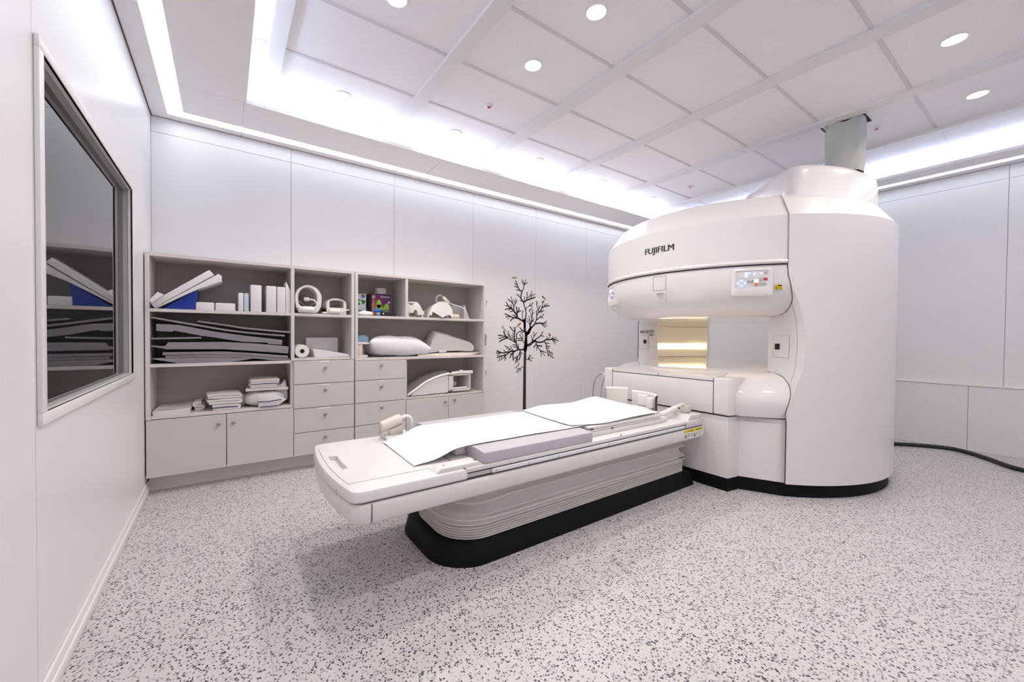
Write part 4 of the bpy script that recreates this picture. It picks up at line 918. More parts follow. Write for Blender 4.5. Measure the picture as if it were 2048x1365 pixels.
# front box on top of the base: end piece, front panel, right corner piece, lid
b = B(); b.prism([(2.93, 2.384), (2.93, 2.47), (2.95, 2.49), (3.34, 2.49), (3.34, 2.384)], .536, .800, 'Z', .012, 3)
b.prism([(2.93, 1.368), (2.945, 1.353), (3.055, 1.345), (3.14, 1.352), (3.34, 1.37), (3.34, 1.468), (2.93, 1.468)], .536, .800, 'Z', .010, 3)
b.box(2.944, 3.34, 1.40, 2.46, .536, .775); b.prism([(2.932, .776), (2.932, .799), (3.14, .822), (3.30, .832), (3.45, .8345), (3.45, .776)], 1.4725, 2.3795, 'Y', .004, 2)
obj('front_box', b, MRIG, g, 40)
obj('front_panel', B().box(2.928, 2.945, 1.473, 2.379, .539, .770, .004, 2), MRI, g)
b = B(); q = .0022
for p0, p1 in (((2.931, 1.4705, .537), (2.931, 1.4705, .797)), ((2.931, 2.3815, .537), (2.931, 2.3815, .797)), ((2.931, 1.4705, .773), (2.931, 2.3815, .773)), ((2.931, 1.92, .774), (2.931, 1.92, .798))):
    b.tube([p0, p1], q, 6)
obj('panel_seam', b, SEAM, g)
for y, z in ((1.53, .72), (1.53, .60), (2.33, .72)): obj('screw_cap', B().ball((2.9285, y, z), (.002, .009, .009), 12, 8), MRI, g)
# upper arm
up = [(.0001, 2.112), (.93, 2.110), (.985, 2.104), (1.012, 2.086), (1.121, 1.932), (1.122, 1.602), (1.09, 1.602)]
obj('upper_cover', B().lathe(up, GC, n=96), MRI, g, 28)
A_0, A_1 = math.radians(-6), math.radians(222.3)
obj('arm_lip', B().lathe([(1.12, 1.634), (1.130, 1.629), (1.137, 1.618), (1.135, 1.607), (1.122, 1.602), (1.09, 1.602)], GC, A_0, A_1, 80), MRIG, g, 60)
obj('arm_seam', B().lathe([(1.09, 1.603), (1.122, 1.602), (1.122, 1.5955), (1.09, 1.595)], GC, A_0, A_1, 80), SEAM, g)
lo = [(1.09, 1.5965), (1.114, 1.594), (1.118, 1.56), (1.116, 1.475), (1.108, 1.44), (1.092, 1.405), (1.066, 1.358), (1.01, 1.310), (.95, 1.274), (.89, 1.256), (.80, 1.250), (.0001, 1.250)]
obj('lower_arm_cover', B().lathe(lo, GC, n=96), MRIG, g, 50)
def interp(prof, z):
    for (r0, z0), (r1, z1) in zip(prof[:-1], prof[1:]):
        if min(z0, z1) <= z <= max(z0, z1) and z0 != z1: return r0 + (r1 - r0) * (z - z0) / (z1 - z0)
    return None
# thick near column: outer skin, concave front face, bore face
EDGE = [(.092, -137.2), (.53, -137.2), (.60, -136.9), (.75, -134.5), (.88, -132.2), (1.05, -131.4), (1.22, -132.3), (1.33, -133.9), (1.43, -135.9), (1.52, -137.2), (1.60, -137.5), (1.92, -137.5)]
def edge(z):
    for (z0, a0), (z1, a1) in zip(EDGE[:-1], EDGE[1:]):
        if z0 <= z <= z1:
            t = (z - z0) / (z1 - z0); return a0 + (a1 - a0) * t
    return EDGE[-1][1]
for _ in range(1):
    zz = [.092, .30, .53] + [.56 + k * (1.60 - .56) / 30 for k in range(31)] + [1.75, 1.932]
RC = 1.128
rows = [[cyl(RC, edge(z) + (-8 - edge(z)) * t / 40, z) for t in range(41)] for z in zz]
rows += [[cyl(r, edge(1.9) + (-8 - edge(1.9)) * t / 40, z) for t in range(41)] for r, z in ((1.032, 2.070),)]
obj('column_cover', B().grid(rows), MRI, g, 28)
BORE = gp(.80, -136.2)
def face_pt(s, z):   # s 0 at the outer edge, 1 at the bore edge
    e = gp(RC, edge(z)); bx, by = BORE
    return (e[0] + (bx - e[0]) * s + .014 * math.sin(PI * s), e[1] + (by - e[1]) * s, z)
zf = [.56 + k * (1.60 - .56) / 40 for k in range(41)]
prof_s = [-.0, .06, .14, .3, .5, .7, .86, .95, 1.0]
rows = []
for z in zf:
    row = [face_pt(s, z) for s in prof_s]
    row += [cyl(.797, a, z) for a in (-134.0, -130, -124, -116, -106, -94, -80, -66)] + [cyl(.95, -60, z), cyl(RC, -55, z)]
    rows.append(row)
obj('column_inner_face', B().grid(rows), MRIG, g, 45)
# seams on the column
b = B(); b.tube([cyl(RC + .0005, edge(z), z) for z in (.092, .30, .53)], .003, 6)
def shell_seam(prof, zs):
    out = []
    for z in zs:
        r = interp(prof, z)
        if r is None: continue
        lo_, hi_ = 0.0, 1.0
        for _ in range(40):
            m_ = (lo_ + hi_) / 2; p = face_pt(m_, z); d = math.hypot(p[0] - GC[0], p[1] - GC[1])
            if d > r: lo_ = m_
            else: hi_ = m_
        p = face_pt(lo_, z); k = 1.002
        out.append((p[0] - .001, p[1], z))
    return out
obj('column_seam', b, SEAM, g, 50); b = B(); b.tube(shell_seam(low, [.56 + k * .274 / 24 for k in range(25)]), .0026, 6)
obj('column_seam', b, SEAM, g, 50); b = B(); b.tube(shell_seam(lo, [1.252 + k * .342 / 28 for k in range(29)]), .0026, 6)
obj('column_seam', b, SEAM, g, 50)
b = B(); b.tube([cyl(RC + .0004, -137.5, z) for z in (1.60, 1.75, 1.932)] + [cyl(1.083, -137.5, 2.0), cyl(1.034, -137.5, 2.072), cyl(.99, -137.5, 2.106)], .0018, 6)
b.tube([(face_pt(.22, z)[0] - .0005, face_pt(.22, z)[1], z) for z in [.66 + k * .8 / 24 for k in range(25)]], .0013, 6)
obj('column_hairline', b, SEAML, g, 50)
# touch panel plates on both columns
def plate(name, P, s0, s1, z0, z1, m, th=.002, r=.01):
    b = B(); vs = rrect(s0, s1, z0, z1, r, 3) if False else [(s0, z0), (s1, z0), (s1, z1), (s0, z1)]
    n = len(vs)
    a = [P(s, z, th) for s, z in vs]; c = [P(s, z, -.002) for s, z in vs]
    b._new(a + c, [tuple(range(n))] + [(i, (i + 1) % n, n + (i + 1) % n, n + i) for i in range(n)])
    return b
def NF(s, z, th):
    p = Vector(face_pt(s, z)); return (p.x - th * .86, p.y + th * .51, p.z)
obj('access_plate', plate('p', NF, .42, .85, .948, 1.108, MRIG, .0015), MRI, g, 0)
b = B(); loop = [(.42, .948), (.85, .948), (.85, 1.108), (.42, 1.108), (.42, .948)]
b.tube([NF(s, z, .0014) for s, z in loop], .0011, 5); obj('access_plate_seam', b, SEAML, g)
obj('sensor_window', plate('p', NF, .665, .79, 1.006, 1.050, DARK, .0085), DARK, g, 0)
# far post
A0, A1 = 40.0, 83.6
rows = []
for z in [.80 + k * .5 / 12 for k in range(13)]:
    row = [cyl(1.10, A1 - 3 * k, z) for k in range(14, 0, -1)] + [cyl(1.10, A1, z), cyl(1.07, A1 + .2, z), cyl(.93, A1 + 1.1, z), cyl(.83, A1 + 2.2, z), cyl(.806, A1 + 1.6, z), cyl(.799, A1 + .4, z)]
    row += [cyl(.798, A1 - 43 * k / 18, z) for k in range(1, 19)] + [cyl(.83, A0 - .6, z), cyl(1.10, A1 - 42, z)]
    rows.append(row)
b = B().grid(rows); obj('far_post_cover', b, MRIG, g, 45)
A2, B2 = Vector((*gp(1.10, A1), 0)), Vector((*gp(.83, A1 + 2.2), 0))
nrm = Vector((-(B2 - A2).y, (B2 - A2).x, 0)).normalized()
if nrm.x > 0: nrm = -nrm
FL = (B2 - A2).length
def FF(d, z, th): p = A2 + (B2 - A2).normalized() * d + nrm * th; return (p.x, p.y, z)
obj('access_plate', plate('p', FF, .03, .165, .945, 1.10, MRI, .006), MRI, g, 0)
b = B(); b.tube([FF(d, z, .0065) for d, z in ((.03, .945), (.165, .945), (.165, 1.10), (.03, 1.10), (.03, .945))], .0012, 5); obj('access_plate_seam', b, SEAML, g)
obj('sensor_window', plate('p', FF, .092, .140, 1.010, 1.054, DARK, .008), DARK, g, 0)
b = B(); b.tube([FF(-.004, z, .002) for z in (.82, .9, 1.0, 1.1, 1.2, 1.28)], .004, 6); b.tube([cyl(.80, a, 1.212) for a in (84, 80, 74)], .0022, 6); b.tube([cyl(.798, a, 1.205) for a in (74, 66, 58, 50, 41)], .0014, 6); b.tube([cyl(.798, a, .862) for a in (84, 74, 64, 54, 41)], .002, 6); obj('far_post_seam', b, SEAM, g)
b = B(); add_text(b, 'VELOCITY', .052, lambda x, y: FF(.035 + x, 1.128 + y, .008), .0010, .25, 1, .23)
add_text(b, 'OASIS', .028, lambda x, y: FF(.175 + x, 1.100 + y, .008), .0006, .2, 1, .075)
obj('far_post_lettering', b, INK, g, 0)
# bore lamps
b = B(); b.grid([[cyl(r, A1 + 1.0 - 42.6 * k / 40, z) for k in range(41)] for r, z in ((.7985, .952), (.792, .956), (.790, .982), (.792, 1.008), (.7985, 1.012))]); obj('bore_lamp', b, LBORE, g, 60)
b = B(); b.grid([[cyl(r, -133.6 + 62 * k / 40, z) for k in range(41)] for r, z in ((.797, .952), (.791, .956), (.789, .982), (.791, 1.008), (.797, 1.012))]); obj('bore_lamp', b, LBORE, g, 60)
# lettering on the arm
def on_arm(deg0, z0, r): return lambda x, y: cyl(r, deg0 + math.degrees(x / r), z0 + y)
b = B()
x = 0
for ch, wd in (('F', .030), ('U', .033), ('J', .020)):
    pass
add_text(b, 'FUJIFILM', .069, on_arm(-187.75, 1.752, 1.1232), .0022, 0, 1, .257)
obj('maker_lettering', b, INK, g, 0)
# control panels on the lower arm
def R2(z): return interp(lo, z) or 1.116
def control(d0, d1, frame_deg):
    z0, z1 = 1.385, 1.578
    r0 = 1.119
    pts = rrect(0, 1, 0, 1, .09, 4)
    wdt = math.radians(d1 - d0) * r0
    pts = rrect(0, wdt, z0, z1, .018, 4)
    b = B(); f = lambda u, z, r: cyl(r, d0 + math.degrees(u / r0), z)
    cu, cz = wdt / 2, (z0 + z1) / 2
    rings = []
    for k, r in ((1.0, 1.06), (1.0, r0 + .004), (.985, r0 + .011), (.95, r0 + .013)): rings.append([f(cu + (u - cu) * k, cz + (z - cz) * k, r) for u, z in pts])
    rings.append([f(cu + (u - cu) * .80, 1.497 + (z - cz) * .66, r0 + .013) for u, z in pts])
    rings.append([f(cu + (u - cu) * .78, 1.497 + (z - cz) * .64, r0 + .007) for u, z in pts])
    b.grid(rings, True); c = obj('control_panel', b, MRIG, g, 35)
    b = B(); b._new([f(cu + (u - cu) * .79, 1.497 + (z - cz) * .65, r0 + .0072) for u, z in pts], [tuple(range(len(pts)))]); obj('membrane', b, PANELG, c, 0)
    s = wdt / .253
    def btn(name, u, z, w, h, m, rr=r0 + .0095):
        b = B(); u *= s; w *= s
        b._new([f(uu, zz, r_) for r_ in (r0 + .0072, rr) for uu, zz in ((u - w, z - h), (u + w, z - h), (u + w, z + h), (u - w, z + h))], [(4, 5, 6, 7), (0, 1, 5, 4), (1, 2, 6, 5), (2, 3, 7, 6), (3, 0, 4, 7)])
        return obj(name, b, m, c, 0)
    for du, dz in ((0, .018), (0, -.018), (.021, 0), (-.021, 0)): btn('arrow_key', .064 + du, 1.473 + dz, .0085, .0085, LEDB)
    btn('digit_display', .092, 1.540, .007, .008, LEDW); btn('digit_display', .092, 1.522, .007, .007, LEDW); btn('digit_display', .111, 1.540, .007, .008, LEDB)
    btn('indicator', .141, 1.535, .005, .005, LEDW); btn('indicator', .183, 1.538, .004, .004, LEDW); btn('indicator', .153, 1.487, .012, .010, LEDW)
    btn('stop_key', .207, 1.497, .0115, .0075, RED); btn('orange_key', .152, 1.463, .009, .0085, ORNG)
    for u, z in ((.108, 1.485), (.130, 1.485), (.178, 1.494), (.178, 1.464), (.203, 1.464), (.209, 1.540)): btn('grey_key', u, z, .0095, .0075, GREY)
    b = B(); b.tube([f(.035 * s, 1.510, r0 + .0078), f(.125 * s, 1.510, r0 + .0078), f(.218 * s, 1.511, r0 + .0078)], .0008, 5); b.tube([f(.12 * s, 1.462, r0 + .0078), f(.135 * s, 1.462, r0 + .0078)], .0012, 5); obj('printed_line', b, GREY, c)
control(-154.6, -141.9, 0); control(-209.5, -222.2, 0) if False else control(-222.6, -209.9, 0)
# yellow warning labels
def warn(d0, d1):
    r = 1.1195; zc0, zc1 = 1.424, 1.457
    f = lambda t, z, dr=0: cyl(r + dr, d0 + (d1 - d0) * t, z)
    b = B(); b.grid([[f(k / 4, z) for k in range(5)] for z in (zc0, zc1)]); w = obj('warning_label', b, YELL, g, 0)
    b = B(); b.grid([[f(.35 + .6 * k / 3, z, .0006) for k in range(4)] for z in (1.447, 1.455)]); b.grid([[f(.02 + .96 * k / 3, z, .0006) for k in range(4)] for z in (1.4245, 1.427)])
    b.poly([f(.05, 1.430, .0006), f(.30, 1.430, .0006), f(.175, 1.449, .0006)])
    for z in (1.432, 1.436, 1.440): b.grid([[f(.42 + .5 * k / 3, zz, .0006) for k in range(4)] for zz in (z, z + .0012)])
    obj('warning_print', b, INK, w, 0)
warn(-142.1 + .9, -139.4 + .4); warn(-224.6, -222.9)
# small square hatch and grip recess in the middle of the arm
def armf(dr=0): return lambda d, z: cyl((R2(z)) + dr, d, z)
f = armf(.0012); b = B(); lp = rrect(-183.7, -177.9, 1.466, 1.574, .012, 3); lp = [(-183.7 + (x + 183.7), z) for x, z in lp]
b.tube([f(d, z) for d, z in lp] + [f(*lp[0])], .0016, 5); obj('hatch_seam', b, SEAML, g)
b = B(); h = armf(.006); h2 = armf(.0022)
o_ = [(-182.9, 1.448), (-178.2, 1.448), (-178.5, 1.395), (-179.3, 1.378), (-181.8, 1.378), (-182.6, 1.395)]
i_ = [(-182.3, 1.441), (-178.8, 1.441), (-179.1, 1.400), (-179.7, 1.392), (-181.4, 1.392), (-182.0, 1.400)]
def dens(P, n=6): return [(a[0] + (c[0] - a[0]) * k / n, a[1] + (c[1] - a[1]) * k / n) for a, c in zip(P, P[1:] + P[:1]) for k in range(n)]
o_, i_ = dens(o_), dens(i_)
b.grid([[armf(-.004)(*p) for p in o_], [h(*p) for p in o_], [h(*p) for p in i_], [h2(*p) for p in i_]], True); obj('grip_rim', b, MRIG, g, 40)
b = B(); b.poly([h2(*p) for p in i_]); obj('grip_floor', b, MRIS, g, 0)
b = B(); b.poly([armf(.0068)(*p) for p in ((-182.2, 1.442), (-178.9, 1.442), (-178.9, 1.436), (-182.2, 1.436))]); obj('grip_slot', b, REVEAL, g, 0)
# turret over the column
rim = spline([(4.10, 1.78, 0), (4.045, 1.690, 0), (3.80, 1.434, 0), (3.70, 1.315, 0), (3.695, 1.235, 0), (3.78, 1.160, 0), (3.913, 1.085, 0), (4.086, 1.018, 0), (4.354, .968, 0), (4.56, .962, 0), (4.80, 1.03, 0), (4.95, 1.25, 0), (4.97, 1.55, 0), (4.80, 1.80, 0), (4.50, 1.90, 0), (4.25, 1.87, 0)], 5)
rim = [(p.x, p.y) for p in rim]; tc = (4.35, 1.40)
def trng(k, z): return [(tc[0] + (x - tc[0]) * k, tc[1] + (y - tc[1]) * k, z) for x, y in rim]
b = B(); b.loft([trng(1.03, 2.095), trng(1.022, 2.16), trng(1.012, 2.38), trng(1.004, 2.418), trng(.985, 2.442), trng(.95, 2.452)]); obj('turret_cover', b, MRI, g, 40)
b = B(); b.tube([(3.945 - .004, 1.590 - .004, z) for z in (2.11, 2.2, 2.40)], .0012, 5); obj('turret_seam', b, SEAML, g)
obj('turret_cap', B().mark().lathe([(.014, 0), (.014, .003), (.0001, .004)], (0, 0), n=20).xf(Matrix.Translation((3.905, 1.545, 2.335)) @ Matrix.Rotation(math.radians(-46), 4, 'Z') @ Matrix.Rotation(-PI / 2, 4, 'Y')), LABEL, g)
# power leads at the far end of the front box
b = B(); b.tube(spline([(2.96, 2.488, .735), (2.955, 2.54, .730), (2.95, 2.60, .68), (2.95, 2.628, .57), (2.95, 2.62, .45), (2.95, 2.60, .30), (2.95, 2.56, .05), (2.95, 2.55, .012)], 6), .005, 8); obj('lead', b, GCABLE, g)
b = B(); b.tube(spline([(3.0, 2.488, .72), (2.99, 2.52, .70), (2.98, 2.545, .62), (2.97, 2.552, .48), (2.96, 2.55, .2), (2.96, 2.54, .012)], 6), .004, 8); obj('lead', b, GCABLE, g)
obj('lead_socket', B().box(2.945, 2.975, 2.485, 2.515, .722, .748, .004), MRI, g)

# fabric sleeve up to the ceiling
HC = (4.27, 1.10)
tag(obj('ceiling_opening', B().box(HC[0] - .16, HC[0] + .15, HC[1] - .13, HC[1] + .16, ZC - .0035, ZC - .0005), DARK, None, 0), 'dark hole in the ceiling tile around the top of the fabric sleeve', 'opening')
rows = []
for j in range(25):
    t = j / 24; z = 2.4525 + t * (2.880 - 2.4525); row = []
    for i in range(48):
        a = 2 * PI * i / 48
        w = noise.noise(Vector((math.cos(a) * 2.2, math.sin(a) * 2.2, z * 9))) * .012 + noise.noise(Vector((math.cos(a) * 4 + 5, math.sin(a) * 4, z * 16 + a))) * .006
        rr = .119 + .010 * math.sin(t * 3) + w
        zt = z + (t ** 4) * .022 * math.sin(a * 3 + 1)
        row.append((HC[0] + rr * math.cos(a), HC[1] + rr * math.sin(a), min(zt, ZC - .006)))
    rows.append(row)
tag(obj('fabric_sleeve', B().grid(rows, True), SLEEVE, None, 70), 'crumpled grey green fabric sleeve rising from the scanner top to the ceiling', 'sleeve')
# floor cable behind the scanner
pts = spline([(5.10, 1.30, .019), (5.40, 1.17, .019), (5.62, 1.0, .019), (5.78, .82, .019), (5.855, .66, .019), (5.79, .53, .019), (5.64, .40, .019), (5.49, .30, .019), (5.41, .20, .019), (5.37, -.1, .019)], 8)
r = thing('floor_cable', (5.6, .6, 0), 'thick black cable lying on the floor at right behind the scanner', 'cable')
obj('cable', B().tube(pts, .0185, 12), HOSE, r)
b = B()
for k in list(range(22, 40, 2)) + list(range(60, 72, 2)):
    if k < len(pts): p = pts[k]; b.ball((p.x - .006, p.y - .010, .033), (.006, .004, .003), 8, 6)
obj('white_print', b, mat('faded print', (.4, .38, .36), .6), r)

# ------------------------------------------------------------------ patient table
TY0, TY1 = 1.51, 2.30
t = thing('patient_table', (1.6, 1.905, 0), 'long white patient table on a bellows foot in front of the scanner', 'table')
def tbl(x0, x1, y0, y1, bulge, r):
    n = 20; pts = [(x1, y0), (x1, y1)]; ym, h = (y0 + y1) / 2, (y1 - y0) / 2
    fx = lambda y: x0 + bulge * ((y - ym) / h) ** 2
    xc = fx(y1 - r)
    up_ = [(xc + r - r * math.sin(a), y1 - r + r * math.cos(a)) for a in [PI / 2 * k / 6 for k in range(7)]]
    mid = [(fx(y1 - r + (y0 + r - y1 + r) * k / n), y1 - r + (y0 + r - y1 + r) * k / n) for k in range(1, n)]
    dn = [(x, 2 * ym - y) for x, y in reversed(up_)]
    return pts + up_ + mid + dn
def lrect(x0, x1, y0, y1, r, q): return arc((x1 - q, y0 + q), q, -PI / 2, 0, 4) + arc((x1 - q, y1 - q), q, 0, PI / 2, 4) + arc((x0 + r, y1 - r), r, PI / 2, PI, 12) + arc((x0 + r, y0 + r), r, PI, 1.5 * PI, 12)
foot_lo = lrect(.812, 2.87, 1.568, 2.242, .22, .012); foot_hi = lrect(.826, 2.862, 1.588, 2.222, .21, .012)
b = B().loft([[(x, y, 0) for x, y in foot_lo], [(x, y, .075) for x, y in foot_hi], [(1.85 + (x - 1.85) * .99, 1.905 + (y - 1.905) * .97, .092) for x, y in foot_hi]]); obj('foot', b, BLACK, t, 35)
rings = []
zs_ = []
z = .0925
for k in range(5): zs_ += [(z, -.010), (z + .003, .004), (z + .008, .004), (z + .0115, -.012)]; z += .0125
zs_ += [(z, -.012), (z + .008, .006), (z + .013, .006), (z + .020, -.008), (z + .035, -.020), (z + .054, -.012), (z + .060, .014), (z + .0645, .014), (z + .070, -.008), (z + .098, -.028), (z + .126, -.012), (z + .134, .014), (z + .139, .013), (z + .146, -.010), (z + .172, -.022), (.362, -.014)]
base = lrect(.885, 2.832, 1.628, 2.182, .19, .03)
def resample(p, n):
    P = [Vector(q) for q in p] + [Vector(p[0])]; L = [0]
    for a, c in zip(P[:-1], P[1:]): L.append(L[-1] + (c - a).length)
    out = []
    for k in range(n):
        s = L[-1] * k / n; i = max(j for j in range(len(L)) if L[j] <= s + 1e-9); i = min(i, len(P) - 2)
        out.append(P[i].lerp(P[i + 1], (s - L[i]) / max(1e-9, L[i + 1] - L[i])))
    return out
bb = resample(base, 120); nrm_ = []
for i in range(120):
    d = (bb[(i + 1) % 120] - bb[i - 1]).normalized(); nrm_.append(Vector((d.y, -d.x)))
for z, off in zs_:
    k = smoothstep(.17, .22, z)
    ring = []
    for p, n_ in zip(bb, nrm_):
        w = (noise.noise(Vector((p.x * 4, p.y * 4, z * 18))) * .010 + noise.noise(Vector((p.x * 14, p.y * 14, z * 26))) * .006) * k
        sag = (noise.noise(Vector((p.x * 1.6, p.y * 1.6, 3))) * .010 - .030 * (1 - smoothstep(.86, 1.25, p.x)) * smoothstep(.2, .3, z)) * k
        sl = .05 * (1 - smoothstep(.89, 1.3, p.x)) * k * smoothstep(.15, .36, z)
        q = p + n_ * (off + w); ring.append((q.x + sl, q.y, z + (sag if z < .36 else 0)))
    rings.append(ring)
def fold_ring(z, off):
    k = smoothstep(.17, .22, z); out = []
    for p, n_ in zip(bb, nrm_):
        w = (noise.noise(Vector((p.x * 4, p.y * 4, z * 18))) * .010 + noise.noise(Vector((p.x * 14, p.y * 14, z * 26))) * .006) * k
        sag = (noise.noise(Vector((p.x * 1.6, p.y * 1.6, 3))) * .010 - .030 * (1 - smoothstep(.86, 1.25, p.x)) * smoothstep(.2, .3, z)) * k
        sl = .05 * (1 - smoothstep(.89, 1.3, p.x)) * k * smoothstep(.15, .36, z)
        q = p + n_ * (off + w); out.append((q.x + sl, q.y, z + sag))
    return out
bel = obj('bellows', B().loft(rings), BELL, t, 60)
for zz_, off_ in ((zs_[-12][0], .0145), (zs_[-5][0], .0145)):
    rg = fold_ring(zz_ + .0015, off_); obj('piping', B().tube(rg + [rg[0]], .0035, 8), TABW, bel)
# carriage
fr0 = tbl(.357, 2.876, TY0, TY1, .040, .05)
def inset(p, k, dx=0): return [(1.6 + (x - 1.6) * (1 - k / 1.25) + dx, 1.905 + (y - 1.905) * (1 - k / .395)) for x, y in p]
f1 = [q for q in fr0]
b = B().loft([[(x, y, .357) for x, y in inset(fr0, .030)], [(x, y, .366) for x, y in inset(fr0, .010)], [(x, y, .378) for x, y in inset(fr0, .002)], [(x, y, .43) for x, y in fr0], [(x, y, .442) for x, y in inset(fr0, .003)], [(x, y, .450) for x, y in inset(fr0, .012)], [(x, y, .4505) for x, y in inset(fr0, .06)]])
obj('carriage', b, TABW, t, 50)
b = B(); b.tube([(.462, TY0 - .0005, .450 - .004), (.462, TY0 - .0008, .43), (.462, TY0 - .0002, .378), (.462, TY0 + .010, .366), (.462, TY0 + .03, .357)], .0016, 6); obj('carriage_seam', b, SEAM, t)
b = B().loft([[(x, y, .4506) for x, y in inset(fr0, .006)], [(x, y, .4555) for x, y in inset(fr0, .006)]]); obj('carriage_gap', b, SEAM, t, 0)
# deck head piece with a finger slot
hd = tbl(.352, .885, TY0 - .002, TY1 + .002, .040, .045)
def hin(p, k): return [(.62 + (x - .62) * (1 - k / .27), 1.905 + (y - 1.905) * (1 - k / .395)) for x, y in p]
slot = [(.410, 2.035), (.450, 2.032), (.446, 1.92), (.450, 1.815), (.410, 1.812), (.403, 1.92)]
b = B().loft([[(x, y, .4556) for x, y in hin(hd, .004)], [(x, y, .462) for x, y in hin(hd, 0)], [(x, y, .490) for x, y in hin(hd, .002)], [(x, y, .497) for x, y in hin(hd, .006)], [(x, y, .500) for x, y in hin(hd, .014)]])
bm = b.bm; bmesh.ops.recalc_face_normals(bm, faces=bm.faces)
head = obj('deck_head', b, DECK, t, 40)
cut = obj('cut', B().prism(slot, .478, .52), DECK, None, 0)
cut2 = obj('cut2', B().box(.33, .375, 1.655, 1.672, .44, .472), DECK, None, 0)
bpy.context.view_layer.update()
for c_ in (cut, cut2):
    md = head.modifiers.new('b', 'BOOLEAN'); md.operation = 'DIFFERENCE'; md.object = c_; md.solver = 'EXACT'
bpy.context.view_layer.update()
dg = bpy.context.evaluated_depsgraph_get()
me = bpy.data.meshes.new_from_object(head.evaluated_get(dg)); head.modifiers.clear(); head.data = me; me.set_sharp_from_angle(angle=math.radians(35))
for c_ in (cut, cut2): bpy.data.objects.remove(c_)
b = B(); sq = [(.395, 2.20), (.385, 2.05), (.380, 1.90), (.388, 1.72), (.402, 1.618), (.64, 1.616), (.875, 1.612)]
b.tube([(x, y, .5002) for x, y in sq], .0012, 5); obj('deck_seam', b, SEAML, t)
# long deck
b = B(); b.box(.886, 2.872, TY0 + .006, TY1 - .006, .480, .5005, .004, 2); b.box(.886, 2.70, TY0 + .014, TY1 - .014, .4556, .481)
obj('deck', b, DECK, t)
b = B(); b.box(2.655, 2.874, TY0, TY1, .4556, .5012, .004, 2); b.prism([(2.69, .500), (2.72, .535), (2.862, .535), (2.872, .500)], TY0 + .012, TY0 + .14, 'Y', .005, 2); b.prism([(2.69, .500), (2.72, .535), (2.862, .535), (2.872, .500)], TY1 - .14, TY1 - .012, 'Y', .005, 2); obj('end_cap', b, MRIS, t)
b = B(); b.box(1.02, 2.632, TY0 - .003, TY0 + .02, .4575, .4765, .004, 2); rail = obj('side_rail', b, RAIL, t)
for k in range(9):
    x = 1.04 + k * (2.612 - 1.04) / 8
    obj('rail_screw', B().mark().lathe([(.006, 0), (.006, .0016), (.003, .0016), (.0028, .0008), (.0001, .0008)], (0, 0), n=14).xf(Matrix.Translation((x, TY0 - .0032, .467)) @ Matrix.Rotation(PI / 2, 4, 'X')), mat('cream screw', (.55, .52, .42), .5) if k == 0 else bpy.data.materials['cream screw'], rail)
b = B(); b.box(.89, 2.655, TY0 + .006, TY0 + .02, .4770, .4798); obj('rail_gap', b, SEAM, t, 0)
b = B(); b.prism([(.742, .5002), (.765, .5185), (.955, .5185), (.978, .5002)], 1.528, 1.606, 'Y', .003, 2); ck = obj('control_block', b, DECK, t)
obj('block_mark', B().box(.79, .80, 1.560, 1.566, .5186, .5192), SEAM, ck, 0); obj('block_mark', B().box(.945, .953, 1.545, 1.560, .5186, .5192), SEAM, ck, 0)
obj('red_mark', B().prism([(1.945, .5006), (1.957, .5006), (1.951, .512)], 1.516, 1.518, 'Y'), RED, t, 0)
# caution sticker on the carriage
b = B(); yy = TY0 - .0012
b.box(2.622, 2.858, yy, yy + .0006, .383, .4435); stk = obj('caution_label', b, LABEL, t, 0)
obj('yellow_band', B().box(2.622, 2.858, yy - .0004, yy, .424, .4435), YELL, stk, 0)
b = B()
add_text(b, 'CAUTION', .016, lambda x, y: (2.765 + x, yy - .0008, .428 + y), .0006, 0, 1, .080)
add_text(b, '注 意', .015, lambda x, y: (2.672 + x, yy - .0008, .428 + y), .0003, 0, 1, .055)
for x in (2.642, 2.752):
    b.poly([(x - .017, yy - .0005, .388), (x + .017, yy - .0005, .388), (x, yy - .0005, .420)])
for x0_ in (2.664, 2.774):
    for k in range(4): b.box(x0_, x0_ + (.034, .028, .032, .018)[k], yy - .0005, yy - .0002, .412 - k * .007, .4145 - k * .007); b.box(x0_ + .041, x0_ + .041 + (.030, .034, .02, .026)[k], yy - .0005, yy - .0002, .412 - k * .007, .4145 - k * .007)
obj('caution_print', b, INK, stk, 0)
b = B()
for x in (2.642, 2.752): b.poly([(x - .006, yy - .0009, .391), (x + .006, yy - .0009, .391), (x, yy - .0009, .413)])
obj('caution_triangle', b, YELL, stk, 0)

# things lying on the table
def long_pad(x0, x1, y0, y1, z0, z1, inner, label):
    prof = [(y0, z0), (y1, z0), (y1, z1 + (.004 if inner == 1 else -.002)), ((y0 + y1) / 2, z1 + .002), (y0, z1 + (-.002 if inner == 1 else .004))]
    b = B().prism(prof, x0, x1, 'X', .005, 3, True)
    return tag(obj('arm_pad', b, PAD), label, 'pad', 'grey arm pads on the table')
long_pad(.982, 1.708, 1.520, 1.690, .5015, .557, 1, 'long lavender grey arm pad on the near side of the table')
long_pad(.965, 1.690, 2.125, 2.275, .5015, .557, 0, 'long lavender grey arm pad on the far side of the table')
b = B().box(.93, 1.745, 1.700, 2.115, .5015, .548, .012, 3); tag(obj('mattress', b, FOAM), 'white mattress between the two arm pads under the paper sheet', 'mattress')
r = thing('spine_coil', (2.1, 1.905, .5015), 'white flat coil board with layered edges under the sheet at the scanner end', 'coil')
b = B().box(1.755, 2.50, 1.588, 2.222, .5015, .526, .004, 2); obj('base_layer', b, COILW, r)
b = B().box(1.765, 2.49, 1.596, 2.214, .5275, .541, .003, 2); obj('middle_layer', b, COILW, r)
b = B().box(1.760, 2.47, 1.592, 2.218, .5425, .560, .005, 2); obj('top_layer', b, COILW, r)
